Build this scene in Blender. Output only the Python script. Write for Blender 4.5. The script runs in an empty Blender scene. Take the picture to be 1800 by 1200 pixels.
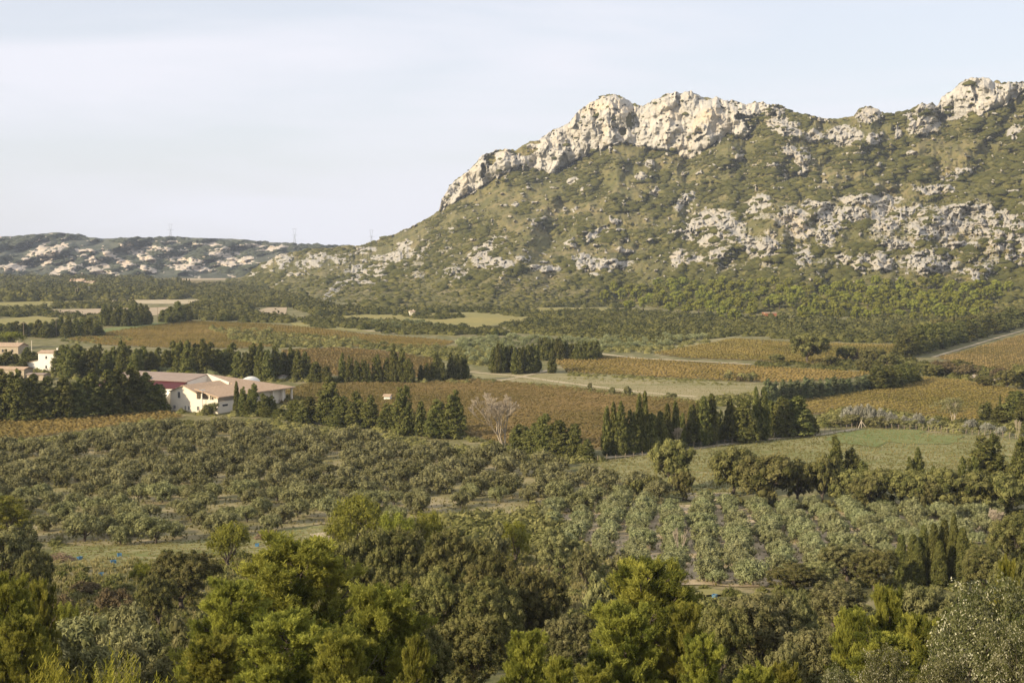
import bpy, math, random
import numpy as np
from mathutils import Vector
from mathutils.geometry import delaunay_2d_cdt

SC = bpy.context.scene
COL = SC.collection
# ------------------------------------------------------------------ camera, sky, sun, exposure
F = 2500.0                      # focal length in photograph pixels (1800 wide)
PITCH = math.atan(165.0 / F)
CAMZ = 50.0
cam_d = bpy.data.cameras.new("camera")
cam_d.sensor_width = 36.0
cam_d.lens = 50.0
cam_d.clip_start = 0.5
cam_d.clip_end = 20000.0
cam = bpy.data.objects.new("camera", cam_d)
COL.objects.link(cam)
cam.location = (0, 0, CAMZ)
cam.rotation_euler = (math.pi / 2 - PITCH, 0, 0)
SC.camera = cam

SUN_AZ = math.radians(-122.0)   # from +Y towards +X
SUN_EL = math.radians(23.0)
w = bpy.data.worlds.new("World")
SC.world = w
w.use_nodes = True
wn = w.node_tree
wn.nodes.clear()
o_ = wn.nodes.new("ShaderNodeOutputWorld")
bg = wn.nodes.new("ShaderNodeBackground")
sky = wn.nodes.new("ShaderNodeTexSky")
sky.sky_type = 'NISHITA'
sky.sun_disc = False
sky.sun_elevation = SUN_EL
sky.sun_rotation = SUN_AZ
sky.altitude = 100
sky.air_density = 1.0
sky.dust_density = 1.2
sky.ozone_density = 1.0
# thin high cloud veil mixed into the sky
tc = wn.nodes.new("ShaderNodeTexCoord")
mp = wn.nodes.new("ShaderNodeMapping")
mp.inputs['Scale'].default_value = (1.2, 1.2, 9.0)
mp.inputs['Rotation'].default_value = (0.0, 0.05, 0.3)
nz = wn.nodes.new("ShaderNodeTexNoise")
nz.inputs['Scale'].default_value = 2.2
nz.inputs['Detail'].default_value = 7
nz.inputs['Roughness'].default_value = 0.5
nz.inputs['Distortion'].default_value = 0.3
rp = wn.nodes.new("ShaderNodeMapRange")
rp.inputs['From Min'].default_value = 0.40
rp.inputs['From Max'].default_value = 0.62
rp.inputs['To Min'].default_value = 0.66
rp.inputs['To Max'].default_value = 0.95
mx = wn.nodes.new("ShaderNodeMix")
mx.data_type = 'RGBA'
mx.inputs['B'].default_value = (6.2, 6.2, 6.75, 1)
wn.links.new(tc.outputs['Generated'], mp.inputs['Vector'])
wn.links.new(mp.outputs['Vector'], nz.inputs['Vector'])
wn.links.new(nz.outputs['Fac'], rp.inputs['Value'])
wn.links.new(rp.outputs['Result'], mx.inputs['Factor'])
wn.links.new(sky.outputs['Color'], mx.inputs['A'])
wn.links.new(mx.outputs['Result'], bg.inputs['Color'])
bg.inputs['Strength'].default_value = 0.1
wn.links.new(bg.outputs['Background'], o_.inputs['Surface'])

sd = bpy.data.lights.new("sun", 'SUN')
sd.energy = 5.0
sd.angle = math.radians(0.5)
sd.color = (1.0, 0.84, 0.61)
sun = bpy.data.objects.new("sun", sd)
COL.objects.link(sun)
sdir = Vector((math.sin(SUN_AZ) * math.cos(SUN_EL), math.cos(SUN_AZ) * math.cos(SUN_EL), math.sin(SUN_EL)))
sun.rotation_euler = sdir.to_track_quat('Z', 'Y').to_euler()
sun.location = (-200, -200, 200)
SC.view_settings.view_transform = 'Standard'
SC.view_settings.look = 'None'
SC.view_settings.exposure = 0.6
SC.view_settings.gamma = 1.0
SC.cycles.max_bounces = 5
SC.cycles.diffuse_bounces = 2
SC.cycles.transmission_bounces = 3
SC.cycles.transparent_max_bounces = 4
SC.cycles.volume_bounces = 0

rng = np.random.default_rng(7)
random.seed(7)

# ------------------------------------------------------------------ noise
def _h(i, j, k, s):
    with np.errstate(over='ignore'):
        n = (i.astype(np.uint32) * np.uint32(374761393) + j.astype(np.uint32) * np.uint32(668265263)
             + k.astype(np.uint32) * np.uint32(2147483647 - 5) + np.uint32(s * 974711 + 17))
        n = (n ^ (n >> np.uint32(13))) * np.uint32(1274126177)
        n = (n ^ (n >> np.uint32(16))) * np.uint32(2246822519)
        n = n ^ (n >> np.uint32(15))
    return n.astype(np.float64) / 4294967295.0

def vn(x, y, z=None, s=0):
    x = np.asarray(x, float); y = np.asarray(y, float)
    z = np.zeros_like(x) if z is None else np.asarray(z, float)
    x, y, z = np.broadcast_arrays(x, y, z)
    xi = np.floor(x).astype(np.int64); yi = np.floor(y).astype(np.int64); zi = np.floor(z).astype(np.int64)
    u = x - xi; v = y - yi; t = z - zi
    u = u * u * (3 - 2 * u); v = v * v * (3 - 2 * v); t = t * t * (3 - 2 * t)
    r = 0
    for a in (0, 1):
        for b in (0, 1):
            for c in (0, 1):
                wgt = (u if a else 1 - u) * (v if b else 1 - v) * (t if c else 1 - t)
                r = r + wgt * _h(xi + a, yi + b, zi + c, s)
    return r

def fbm(x, y, z=None, s=0, o=4):
    r = 0; a = 0.5; tot = 0
    for k in range(o):
        r = r + a * vn(x * 2 ** k, y * 2 ** k, None if z is None else z * 2 ** k, s + k)
        tot += a; a *= 0.5
    return r / tot

def ridge(x, y, s=0, o=3):
    r = 0; a = 0.5; tot = 0
    for k in range(o):
        r = r + a * (1 - np.abs(2 * vn(x * 2 ** k, y * 2 ** k, None, s + k) - 1))
        tot += a; a *= 0.5
    return r / tot

def facets(x, y, s, tilt=0.8):
    """blocky broken rock: every Voronoi cell has its own offset and tilt"""
    xi = np.floor(x).astype(np.int64); yi = np.floor(y).astype(np.int64)
    best = np.full(np.shape(x), 9.0); val = np.zeros(np.shape(x)); zz = np.zeros_like(xi)
    for a in (-1, 0, 1):
        for b in (-1, 0, 1):
            cx = xi + a; cy = yi + b
            fx = cx + _h(cx, cy, zz, s); fy = cy + _h(cx, cy, zz, s + 1)
            dx = x - fx; dy = y - fy; d = dx * dx + dy * dy
            v = _h(cx, cy, zz, s + 2) - 0.5 + tilt * (dx * (_h(cx, cy, zz, s + 3) - 0.5) + dy * (_h(cx, cy, zz, s + 4) - 0.5))
            m = d < best
            best = np.where(m, d, best); val = np.where(m, v, val)
    return val

def sstep(a, b, x):
    t = np.clip((x - a) / (b - a), 0, 1)
    return t * t * (3 - 2 * t)

# ------------------------------------------------------------------ terrain and where a sight line meets it
def H(x, y):
    x = np.asarray(x, float); y = np.asarray(y, float)
    yp = np.maximum(y, 0.0)
    h = 48.0 * np.exp(-(yp / 100.0) ** 1.3) + np.maximum(-y, 0) * 0.15
    h = h + (fbm(x / 130.0, y / 130.0, None, 3, 2) - 0.5) * 1.6
    h = h + (fbm(x / 14.0, y / 14.0, None, 5, 2) - 0.5) * 1.5 * sstep(190, 90, y)
    return h

def cdir(px, py):
    px = np.asarray(px, float); v = (600.0 - np.asarray(py, float)) / F
    return (px - 900.0) / F, math.cos(PITCH) + v * math.sin(PITCH), -math.sin(PITCH) + v * math.cos(PITCH)

def at_depth(px, py, D):
    a, b, c = cdir(px, py)
    return a / b * D, np.asarray(D, float) + 0 * a, CAMZ + c / b * D

def ground(px, py):
    """Where the line of sight through a photograph pixel meets the valley ground."""
    px = np.atleast_1d(np.asarray(px, float)); py = np.atleast_1d(np.asarray(py, float))
    px, py = np.broadcast_arrays(px, py)
    a, b, c = cdir(px, py)
    Ds = 40 * (4200 / 40.0) ** (np.arange(260) / 259.0)
    out = np.full(px.shape, 4200.0)
    X = (a / b)[:, None] * Ds[None]; Z = CAMZ + (c / b)[:, None] * Ds[None]
    d = Z - H(X, np.broadcast_to(Ds, X.shape))
    neg = d < 0
    has = neg.any(1)
    k = np.where(has, neg.argmax(1), 1); k = np.maximum(k, 1)
    r = np.arange(len(px))
    lo = Ds[k - 1].copy(); hi = Ds[k].copy()
    for _ in range(14):
        m = (lo + hi) / 2
        dd = CAMZ + c / b * m - H(a / b * m, m)
        below = dd < 0
        hi = np.where(below, m, hi); lo = np.where(below, lo, m)
    out = np.where(has, hi, 4200.0)
    x = a / b * out
    return x, out, H(x, out)

def topix(x, y, z):
    dx = x; dy = y; dz = z - CAMZ
    fy = dy * math.cos(PITCH) - dz * math.sin(PITCH)
    uy = dy * math.sin(PITCH) + dz * math.cos(PITCH)
    return 900 + F * dx / fy, 600 - F * uy / fy

# ------------------------------------------------------------------ mesh helpers
def mesh_np(name, V, polys, mat=None, attrs=None, smooth=False):
    me = bpy.data.meshes.new(name)
    V = np.asarray(V, np.float32)
    me.vertices.add(len(V)); me.vertices.foreach_set("co", V.ravel())
    polys = [np.asarray(p, np.int32) for p in polys if len(p)]
    li = np.concatenate([p.ravel() for p in polys])
    tot = np.concatenate([np.full(len(p), p.shape[1], np.int32) for p in polys])
    st = np.concatenate([[0], np.cumsum(tot)[:-1]]).astype(np.int32)
    me.loops.add(len(li)); me.loops.foreach_set("vertex_index", li)
    me.polygons.add(len(tot)); me.polygons.foreach_set("loop_start", st)
    if smooth:
        me.polygons.foreach_set("use_smooth", np.ones(len(tot), bool))
    me.update(calc_edges=True)
    for k, a in (attrs or {}).items():
        at = me.attributes.new(k, 'FLOAT', 'POINT'); at.data.foreach_set("value", np.asarray(a, np.float32))
    if mat: me.materials.append(mat)
    return me

def link(name, me, parent=None):
    o = bpy.data.objects.new(name, me); COL.objects.link(o)
    if parent: o.parent = parent
    return o

def tag(o, label=None, cat=None, group=None, kind=None):
    if label and len(label.replace('-', ' ').split()) > 16: open('/tmp/long.txt', 'a').write(label + chr(10))
    if label: o['label'] = label
    if cat: o['category'] = cat
    if group: o['group'] = group
    if kind: o['kind'] = kind
    return o

def empty(name, loc, rz=0.0, sc=(1, 1, 1)):
    o = bpy.data.objects.new(name, None); COL.objects.link(o)
    o.location = loc; o.rotation_euler = (0, 0, rz); o.scale = sc
    o.empty_display_size = 0.5
    return o

class MB:
    """collects boxes, prisms and tubes in one mesh"""
    def __init__(s): s.v = []; s.f = []
    def add(s, vs, fs):
        n = len(s.v); s.v += [tuple(p) for p in vs]; s.f += [tuple(i + n for i in f) for f in fs]; return s
    def box(s, x0, x1, y0, y1, z0, z1):
        return s.add([(x0, y0, z0), (x1, y0, z0), (x1, y1, z0), (x0, y1, z0), (x0, y0, z1), (x1, y0, z1), (x1, y1, z1), (x0, y1, z1)],
                     [(0, 3, 2, 1), (4, 5, 6, 7), (0, 1, 5, 4), (1, 2, 6, 5), (2, 3, 7, 6), (3, 0, 4, 7)])
    def slab(s, pts, t):
        """polygon (3d points) with thickness t downwards"""
        n = len(pts)
        vs = list(pts) + [(p[0], p[1], p[2] - t) for p in pts]
        fs = [tuple(range(n)), tuple(range(2 * n - 1, n - 1, -1))] + [((i + 1) % n, i, i + n, (i + 1) % n + n) for i in range(n)]
        return s.add(vs, fs)
    def wall(s, pts, d):
        """upright polygon with thickness vector d"""
        n = len(pts)
        vs = list(pts) + [(p[0] + d[0], p[1] + d[1], p[2] + d[2]) for p in pts]
        fs = [tuple(range(n)), tuple(range(2 * n - 1, n - 1, -1))] + [((i + 1) % n, i, i + n, (i + 1) % n + n) for i in range(n)]
        return s.add(vs, fs)
    def tube(s, p, q, r0, r1, n=6):
        p = Vector(p); q = Vector(q); d = (q - p).normalized()
        u = d.orthogonal().normalized(); v = d.cross(u)
        vs = []
        for c, r in ((p, r0), (q, r1)):
            for i in range(n):
                a = 2 * math.pi * i / n
                vs.append(c + u * r * math.cos(a) + v * r * math.sin(a))
        fs = [(i, (i + 1) % n, (i + 1) % n + n, i + n) for i in range(n)] + [tuple(range(n - 1, -1, -1)), tuple(range(n, 2 * n))]
        return s.add(vs, fs)
    def mesh(s, name, mat, smooth=False):
        me = bpy.data.meshes.new(name); me.from_pydata(s.v, [], s.f); me.update()
        import bmesh
        b = bmesh.new(); b.from_mesh(me); bmesh.ops.recalc_face_normals(b, faces=b.faces); b.to_mesh(me); b.free()
        if smooth: me.polygons.foreach_set("use_smooth", np.ones(len(me.polygons), bool))
        me.materials.append(mat); return me
    def build(s, name, mat, parent=None): return link(name, s.mesh(name, mat), parent)

# ------------------------------------------------------------------ materials
class NT:
    def __init__(s, name):
        s.m = bpy.data.materials.new(name); s.m.use_nodes = True
        s.t = s.m.node_tree; s.t.nodes.clear()
        s.out = s.t.nodes.new("ShaderNodeOutputMaterial")
    def n(s, typ, ins=None, **kw):
        nd = s.t.nodes.new(typ)
        for k, v in kw.items(): setattr(nd, k, v)
        for k, v in (ins or {}).items():
            sock = nd.inputs[k]
            if isinstance(v, bpy.types.NodeSocket): s.t.links.new(v, sock)
            else:
                if sock.type == 'RGBA' and len(v) == 3: v = (*v, 1)
                sock.default_value = v
        return nd
    def mix(s, f, a, b, blend='MIX'):
        nd = s.n("ShaderNodeMix", data_type='RGBA', blend_type=blend)
        for k, v in ((0, f), (6, a), (7, b)):
            if isinstance(v, bpy.types.NodeSocket): s.t.links.new(v, nd.inputs[k])
            else: nd.inputs[k].default_value = v if k == 0 else (*v, 1)
        return nd.outputs[2]
    def math(s, op, a, b=0.0, clamp=False):
        nd = s.n("ShaderNodeMath", operation=op, use_clamp=clamp)
        for k, v in ((0, a), (1, b)):
            if isinstance(v, bpy.types.NodeSocket): s.t.links.new(v, nd.inputs[k])
            else: nd.inputs[k].default_value = v
        return nd.outputs[0]
    def noise(s, scale, detail=4, rough=0.55, vec=None, dist=0.0):
        ins = {'Scale': scale, 'Detail': detail, 'Roughness': rough, 'Distortion': dist}
        if vec is not None: ins['Vector'] = vec
        return s.n("ShaderNodeTexNoise", ins).outputs['Fac']
    def pos(s, scale=(1, 1, 1), rot=(0, 0, 0)):
        g = s.n("ShaderNodeNewGeometry")
        return s.n("ShaderNodeMapping", {'Vector': g.outputs['Position'], 'Scale': scale, 'Rotation': rot}).outputs[0]
    def rng(s, v, a, b, c=0.0, d=1.0):
        return s.n("ShaderNodeMapRange", {'Value': v, 'From Min': a, 'From Max': b, 'To Min': c, 'To Max': d}).outputs[0]
    def attr(s, name): return s.n("ShaderNodeAttribute", attribute_name=name).outputs['Fac']
    def diffuse(s, col, rough=0.9, bump=None, bstr=0.4, bdist=0.3, spec=0.15):
        ins = {'Base Color': col, 'Roughness': rough, 'Specular IOR Level': spec}
        if bump is not None:
            ins['Normal'] = s.n("ShaderNodeBump", {'Height': bump, 'Strength': bstr, 'Distance': bdist}).outputs[0]
        p = s.n("ShaderNodeBsdfPrincipled", ins)
        s.t.links.new(p.outputs[0], s.out.inputs['Surface'])
        return s.m

def foliage(name, lo, hi, trans=0.25, vary=0.35, pale=None):
    t = NT(name)
    c = t.mix(t.attr("tint"), lo, hi)
    if pale:
        c = t.mix(t.rng(t.attr("tint"), 0.985, 1.0), c, pale)
    oi = t.n("ShaderNodeObjectInfo").outputs['Random']
    k = t.rng(oi, 0, 1, 1 - vary / 2, 1 + vary / 2)
    hs = t.n("ShaderNodeHueSaturation", {'Hue': t.rng(oi, 0, 1, 0.488, 0.512), 'Value': k, 'Color': c}).outputs[0]
    d = t.n("ShaderNodeBsdfDiffuse", {'Color': hs})
    tr = t.n("ShaderNodeBsdfTranslucent", {'Color': hs})
    m = t.n("ShaderNodeMixShader", {0: trans})
    t.t.links.new(d.outputs[0], m.inputs[1]); t.t.links.new(tr.outputs[0], m.inputs[2])
    t.t.links.new(m.outputs[0], t.out.inputs['Surface'])
    return t.m

def flat(name, c, rough=0.85, var=0.15, scale=3.0):
    t = NT(name)
    n_ = t.noise(scale, 5, 0.6, t.pos())
    c2 = tuple(x * (1 - var * 2) for x in c)
    return t.diffuse(t.mix(t.rng(n_, 0.3, 0.7), c2, c), rough)

M = {}
M['olive'] = foliage("olive_leaves", (0.09, 0.092, 0.032), (0.33, 0.32, 0.15), 0.2, 0.3)
M['olive_pale'] = foliage("pale_olive_leaves", (0.13, 0.14, 0.055), (0.34, 0.345, 0.175), 0.2, 0.25)
M['oak'] = foliage("holm_oak_leaves", (0.056, 0.06, 0.018), (0.23, 0.21, 0.078), 0.15, 0.4)
M['oak_grey'] = foliage("grey_oak_leaves", (0.08, 0.084, 0.03), (0.29, 0.27, 0.12), 0.15, 0.4)
M['oak_close'] = foliage("leathery_oak_leaves", (0.06, 0.07, 0.02), (0.19, 0.185, 0.085), 0.2, 0.2, pale=(0.44, 0.42, 0.28))
M['cypress'] = foliage("cypress_foliage", (0.04, 0.049, 0.013), (0.20, 0.195, 0.06), 0.1, 0.4)
M['cypress_blue'] = foliage("blue_cypress_foliage", (0.07, 0.085, 0.038), (0.20, 0.215, 0.105), 0.1, 0.3)
M['pine'] = foliage("pine_needles", (0.09, 0.105, 0.02), (0.40, 0.385, 0.075), 0.35, 0.25)
M['pine_far'] = foliage("slope_pine_needles", (0.11, 0.125, 0.02), (0.31, 0.305, 0.06), 0.25, 0.3)
M['almond'] = foliage("yellow_green_leaves", (0.14, 0.15, 0.02), (0.36, 0.36, 0.07), 0.4, 0.2)
M['silver'] = foliage("silver_leaves", (0.17, 0.17, 0.12), (0.42, 0.40, 0.32), 0.2, 0.2)
M['brush'] = foliage("russet_shrub_leaves", (0.09, 0.068, 0.034), (0.18, 0.14, 0.075), 0.1, 0.3)
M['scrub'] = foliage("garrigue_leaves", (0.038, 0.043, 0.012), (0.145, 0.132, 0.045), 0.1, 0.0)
M['haze_tinted_scrub'] = foliage("haze_tinted_garrigue_leaves", (0.042, 0.05, 0.034), (0.10, 0.11, 0.075), 0.1, 0.0)  # blue-grey of distant haze painted into the leaf colour
M['scrub_green'] = foliage("green_scrub_leaves", (0.08, 0.086, 0.024), (0.26, 0.245, 0.09), 0.15, 0.0)
M['grass'] = foliage("dry_grass_blades", (0.15, 0.145, 0.04), (0.36, 0.32, 0.14), 0.3, 0.0)
M['reed'] = foliage("yellow_green_shoots", (0.16, 0.17, 0.02), (0.36, 0.33, 0.06), 0.35, 0.1)
M['vine_red'] = foliage("russet_vine_leaves", (0.14, 0.12, 0.036), (0.325, 0.23, 0.10), 0.25, 0.0)
M['vine_mix'] = foliage("turning_vine_leaves", (0.145, 0.13, 0.034), (0.355, 0.27, 0.095), 0.25, 0.0)
M['bark'] = flat("grey_bark", (0.13, 0.105, 0.08), 0.95, 0.25, 4.0)
M['bark_pale'] = flat("bleached_bark", (0.55, 0.47, 0.36), 0.9, 0.15, 2.0)
M['bark_thin'] = flat("bare_twigs", (0.44, 0.37, 0.27), 0.9, 0.15, 2.0)
M['wood_post'] = flat("weathered_post", (0.30, 0.24, 0.17), 0.9, 0.2, 3.0)
M['metal'] = flat("galvanised_steel", (0.35, 0.37, 0.40), 0.5, 0.1, 1.0)
M['cream'] = flat("cream_render", (0.74, 0.66, 0.52), 0.9, 0.05, 0.6)
M['white'] = flat("white_render", (0.80, 0.76, 0.66), 0.9, 0.04, 0.6)
M['stone'] = flat("stone_wall", (0.42, 0.35, 0.25), 0.95, 0.15, 2.0)
M['brick'] = flat("red_brick", (0.42, 0.17, 0.09), 0.95, 0.15, 2.0)
M['dark'] = flat("dark_opening", (0.03, 0.03, 0.035), 0.5, 0.1, 1.0)
M['maroon'] = flat("maroon_sheeting", (0.09, 0.02, 0.02), 0.6, 0.12, 1.0)
M['grey_roof'] = flat("fibre_cement", (0.30, 0.235, 0.19), 0.9, 0.10, 0.5)
M['blue'] = flat("blue_plastic", (0.08, 0.19, 0.30), 0.5, 0.05, 1.0)
M['twig_pile'] = flat("cut_branches", (0.30, 0.22, 0.14), 0.95, 0.3, 2.0)

def tile_mat():
    t = NT("clay_tiles")
    v = t.pos()
    n1 = t.noise(1.3, 6, 0.75, v); n2 = t.noise(7.0, 2, 0.5, v)
    c = t.mix(t.rng(n1, 0.3, 0.7), (0.40, 0.27, 0.17), (0.58, 0.44, 0.31))
    c = t.mix(t.rng(n2, 0.55, 0.75, 0, 0.6), c, (0.50, 0.40, 0.28))
    wv = t.n("ShaderNodeTexWave", {'Scale': 1.6, 'Distortion': 0.4, 'Vector': t.pos((1, 1, 1), (0, 0, math.radians(-63)))}).outputs['Fac']
    return t.diffuse(c, 0.9, t.math('ADD', wv, n2), 0.8, 0.15)
M['tile'] = tile_mat()

def ground_mat():
    t = NT("valley_ground")
    v = t.pos()
    a = t.noise(0.012, 6, 0.6, v); b = t.noise(0.12, 6, 0.65, v); c_ = t.noise(1.2, 4, 0.6, v)
    c = t.mix(t.rng(a, 0.38, 0.62), (0.145, 0.135, 0.05), (0.10, 0.105, 0.034))
    c = t.mix(t.rng(b, 0.45, 0.65), c, (0.27, 0.225, 0.12))
    c = t.mix(t.rng(c_, 0.5, 0.75, 0, 0.6), c, (0.10, 0.10, 0.045))
    return t.diffuse(c, 0.95, c_, 0.6, 0.4)
M['ground'] = ground_mat()

def soil(name, c1, c2, c3, s1=0.06, s2=0.6, s3=3.0, stretch=(1, 1, 1), rot=0.0, bstr=0.5):
    t = NT(name)
    v = t.pos(stretch, (0, 0, rot))
    a = t.noise(s1, 5, 0.6, v); b = t.noise(s2, 5, 0.65, v); d = t.noise(s3, 3, 0.6, v)
    c = t.mix(t.rng(a, 0.38, 0.62), c1, c2)
    c = t.mix(t.rng(b, 0.45, 0.68, 0, 0.8), c, c3)
    return t.diffuse(c, 0.95, d, bstr, 0.3)
M['vine_soil'] = soil("vineyard_soil", (0.20, 0.145, 0.07), (0.17, 0.135, 0.055), (0.14, 0.12, 0.04))
M['fallow'] = soil("fallow_grass", (0.27, 0.23, 0.115), (0.17, 0.165, 0.06), (0.34, 0.29, 0.175), stretch=(0.35, 1.6, 1), rot=0.1)
M['meadow'] = soil("meadow_grass", (0.13, 0.145, 0.042), (0.21, 0.20, 0.08), (0.31, 0.275, 0.15), 0.05, 0.35, 2.0, stretch=(0.45, 1.3, 1))
M['green_meadow'] = soil("lush_meadow_grass", (0.115, 0.15, 0.042), (0.15, 0.17, 0.055), (0.21, 0.205, 0.085), 0.06, 0.4, 2.5)
M['yellow_grass'] = soil("yellow_grass", (0.27, 0.23, 0.075), (0.22, 0.20, 0.07), (0.18, 0.165, 0.06), 0.02, 0.15, 1.0)
M['tan'] = soil("ploughed_tan_soil", (0.40, 0.31, 0.21), (0.34, 0.27, 0.17), (0.30, 0.25, 0.15), 0.02, 0.1, 0.8)
M['orchard'] = soil("orchard_ground", (0.22, 0.19, 0.08), (0.33, 0.27, 0.155), (0.13, 0.135, 0.045), 0.05, 0.3, 2.0)
M['orchard_sand'] = soil("sandy_orchard_ground", (0.52, 0.41, 0.27), (0.42, 0.33, 0.20), (0.26, 0.23, 0.11), 0.08, 0.5, 2.0)
M['track'] = soil("pale_gravel", (0.47, 0.39, 0.26), (0.40, 0.33, 0.21), (0.28, 0.245, 0.13), 0.1, 0.7, 3.0)
M['strip'] = soil("mown_grass_strip", (0.15, 0.165, 0.05), (0.20, 0.19, 0.07), (0.32, 0.27, 0.15), 0.08, 0.5, 3.0, stretch=(0.5, 1.5, 1))

def rock_hill_mat(name, veg1, veg2, veg3, rock1, rock2, rock3, ms=1.0, crag=False):
    t = NT(name)
    v = t.pos((ms, ms, ms)); vv = t.pos((ms, ms, ms * 0.22))
    n1 = t.noise(0.012, 6, 0.6, v); n2 = t.noise(0.07, 7, 0.65, v); n3 = t.noise(0.35, 6, 0.7, v)
    st = t.noise(0.085, 7, 0.7, t.pos((ms, ms, ms * 0.13)), 0.6); oc = t.noise(0.02, 5, 0.6, v)
    g = t.mix(t.rng(n1, 0.4, 0.6), veg1, veg2)
    g = t.mix(t.rng(n2, 0.42, 0.62), g, veg3)
    r = t.mix(t.rng(st, 0.34, 0.62), rock2, rock1)
    r = t.mix(t.rng(oc, 0.50, 0.66, 0, 0.8), r, rock3)
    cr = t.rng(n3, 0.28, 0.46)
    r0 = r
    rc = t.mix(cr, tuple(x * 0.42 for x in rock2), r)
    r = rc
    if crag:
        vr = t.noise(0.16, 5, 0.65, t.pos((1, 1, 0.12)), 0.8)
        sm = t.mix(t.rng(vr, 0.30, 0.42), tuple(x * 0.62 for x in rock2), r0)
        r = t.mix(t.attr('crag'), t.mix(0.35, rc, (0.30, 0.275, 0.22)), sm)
    f = t.math('ADD', t.attr("rock"), t.math('MULTIPLY', t.math('SUBTRACT', n3, 0.5), 0.9))
    f = t.rng(f, 0.42, 0.58)
    c = t.mix(f, g, r)
    h = t.math('ADD', n3, t.math('MULTIPLY', st, 1.5))
    return t.diffuse(c, 0.95, h, 0.8, 1.8 / ms, 0.1)
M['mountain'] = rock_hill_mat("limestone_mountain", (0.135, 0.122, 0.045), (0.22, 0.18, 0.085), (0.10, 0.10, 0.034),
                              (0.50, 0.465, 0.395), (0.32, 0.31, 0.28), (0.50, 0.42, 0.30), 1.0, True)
M['far_hill'] = rock_hill_mat("haze_tinted_limestone_hills", (0.085, 0.092, 0.06), (0.125, 0.12, 0.08), (0.06, 0.07, 0.048),  # scrub ground greyed towards blue, distance haze put into the colour
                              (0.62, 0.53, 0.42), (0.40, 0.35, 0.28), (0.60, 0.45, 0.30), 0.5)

# ------------------------------------------------------------------ ground
def make_ground():
    A = np.concatenate([-np.geomspace(0.46, 6, 26)[::-1], np.linspace(-0.44, 0.44, 230), np.geomspace(0.46, 6, 26)])
    Y = np.concatenate([[-400, -200, -100, -50, -30], np.linspace(-20, 200, 150), 200 * (9000 / 200.0) ** (np.arange(1, 240) / 239.0)])
    a, y = np.meshgrid(A, Y)
    x = a * (np.abs(y) + 40)
    z = H(x, y)
    nA, nY = len(A), len(Y)
    idx = np.arange(nA * nY).reshape(nY, nA)
    Q = np.stack([idx[:-1, :-1], idx[:-1, 1:], idx[1:, 1:], idx[1:, :-1]], -1).reshape(-1, 4)
    me = mesh_np("ground", np.stack([x, y, z], -1).reshape(-1, 3), [Q], M['ground'], smooth=True)
    tag(link("ground", me), kind='structure')
make_ground()

def in_poly(x, y, P):
    P = np.asarray(P, float); n = len(P); r = np.zeros(np.shape(x), bool)
    j = n - 1
    for i in range(n):
        xi, yi = P[i]; xj, yj = P[j]
        c = ((yi > y) != (yj > y)) & (x < (xj - xi) * (y - yi) / (yj - yi + 1e-12) + xi)
        r ^= c; j = i
    return r

def world_poly(P, seg=8.0, wob=1.0):
    pts = []
    n = len(P)
    for i in range(n):
        p = np.array(P[i], float); q = np.array(P[(i + 1) % n], float)
        k = max(1, int(np.hypot(*(q - p)) / seg))
        for t in range(k): pts.append(p + (q - p) * t / k)
    pts = np.array(pts)
    x, y, z = ground(pts[:, 0], pts[:, 1])
    x = x + (vn(x / 6, y / 6, None, 41) - 0.5) * wob * 2; y = y + (vn(x / 6, y / 6, None, 42) - 0.5) * wob * 2
    return np.stack([x, y], -1)

def sheet(name, P, mat, off, step=None, W=None, wob=1.0):
    W = world_poly(P, 8.0 if wob < 2 else 3.0, wob) if W is None else W
    lo = W.min(0); hi = W.max(0)
    step = step or max(4.0, (hi - lo).max() / 45)
    gx, gy = np.meshgrid(np.arange(lo[0], hi[0], step), np.arange(lo[1], hi[1], step))
    g = np.stack([gx.ravel(), gy.ravel()], -1); g = g[in_poly(g[:, 0], g[:, 1], W)]
    n = len(W)
    co = [Vector(p) for p in W] + [Vector(p) for p in g]
    vo, _, fo, *_r = delaunay_2d_cdt(co, [(i, (i + 1) % n) for i in range(n)], [list(range(n))], 1, 1e-4)
    v = np.array([(p.x, p.y) for p in vo]); z = H(v[:, 0], v[:, 1]) + off
    me = bpy.data.meshes.new(name)
    me.from_pydata([(p[0], p[1], q) for p, q in zip(v, z)], [], [tuple(f) for f in fo]); me.update()
    if len(me.polygons) and me.polygons[0].normal.z < 0: me.flip_normals()
    me.materials.append(mat)
    tag(link(name, me), kind='structure')
    return W

def track(pts, width, off=0.16, name="dirt_track"):
    """ribbon on the ground along photograph points"""
    P = []
    for i in range(len(pts) - 1):
        p = np.array(pts[i], float); q = np.array(pts[i + 1], float)
        k = max(1, int(np.hypot(*(q - p)) / 6))
        for t in range(k): P.append(p + (q - p) * t / k)
    P.append(np.array(pts[-1], float)); P = np.array(P)
    x, y, z = ground(P[:, 0], P[:, 1])
    d = np.stack([np.gradient(x), np.gradient(y)], -1); d /= np.linalg.norm(d, axis=1)[:, None] + 1e-9
    nrm = np.stack([-d[:, 1], d[:, 0]], -1)
    wd = width * (0.8 + 0.4 * vn(x / 9, y / 9, None, 8)) / 2
    V = []
    for s in (-1, -0.33, 0.33, 1):
        xx = x + nrm[:, 0] * wd * s; yy = y + nrm[:, 1] * wd * s
        V.append(np.stack([xx, yy, H(xx, yy) + off], -1))
    V = np.stack(V, 1).reshape(-1, 3); n = len(x)
    Q = [(i * 4 + j, i * 4 + j + 1, i * 4 + j + 5, i * 4 + j + 4) for i in range(n - 1) for j in range(3)]
    me = mesh_np(name, V, [Q], M['track'], smooth=True)
    tag(link(name, me), kind='structure')

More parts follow.
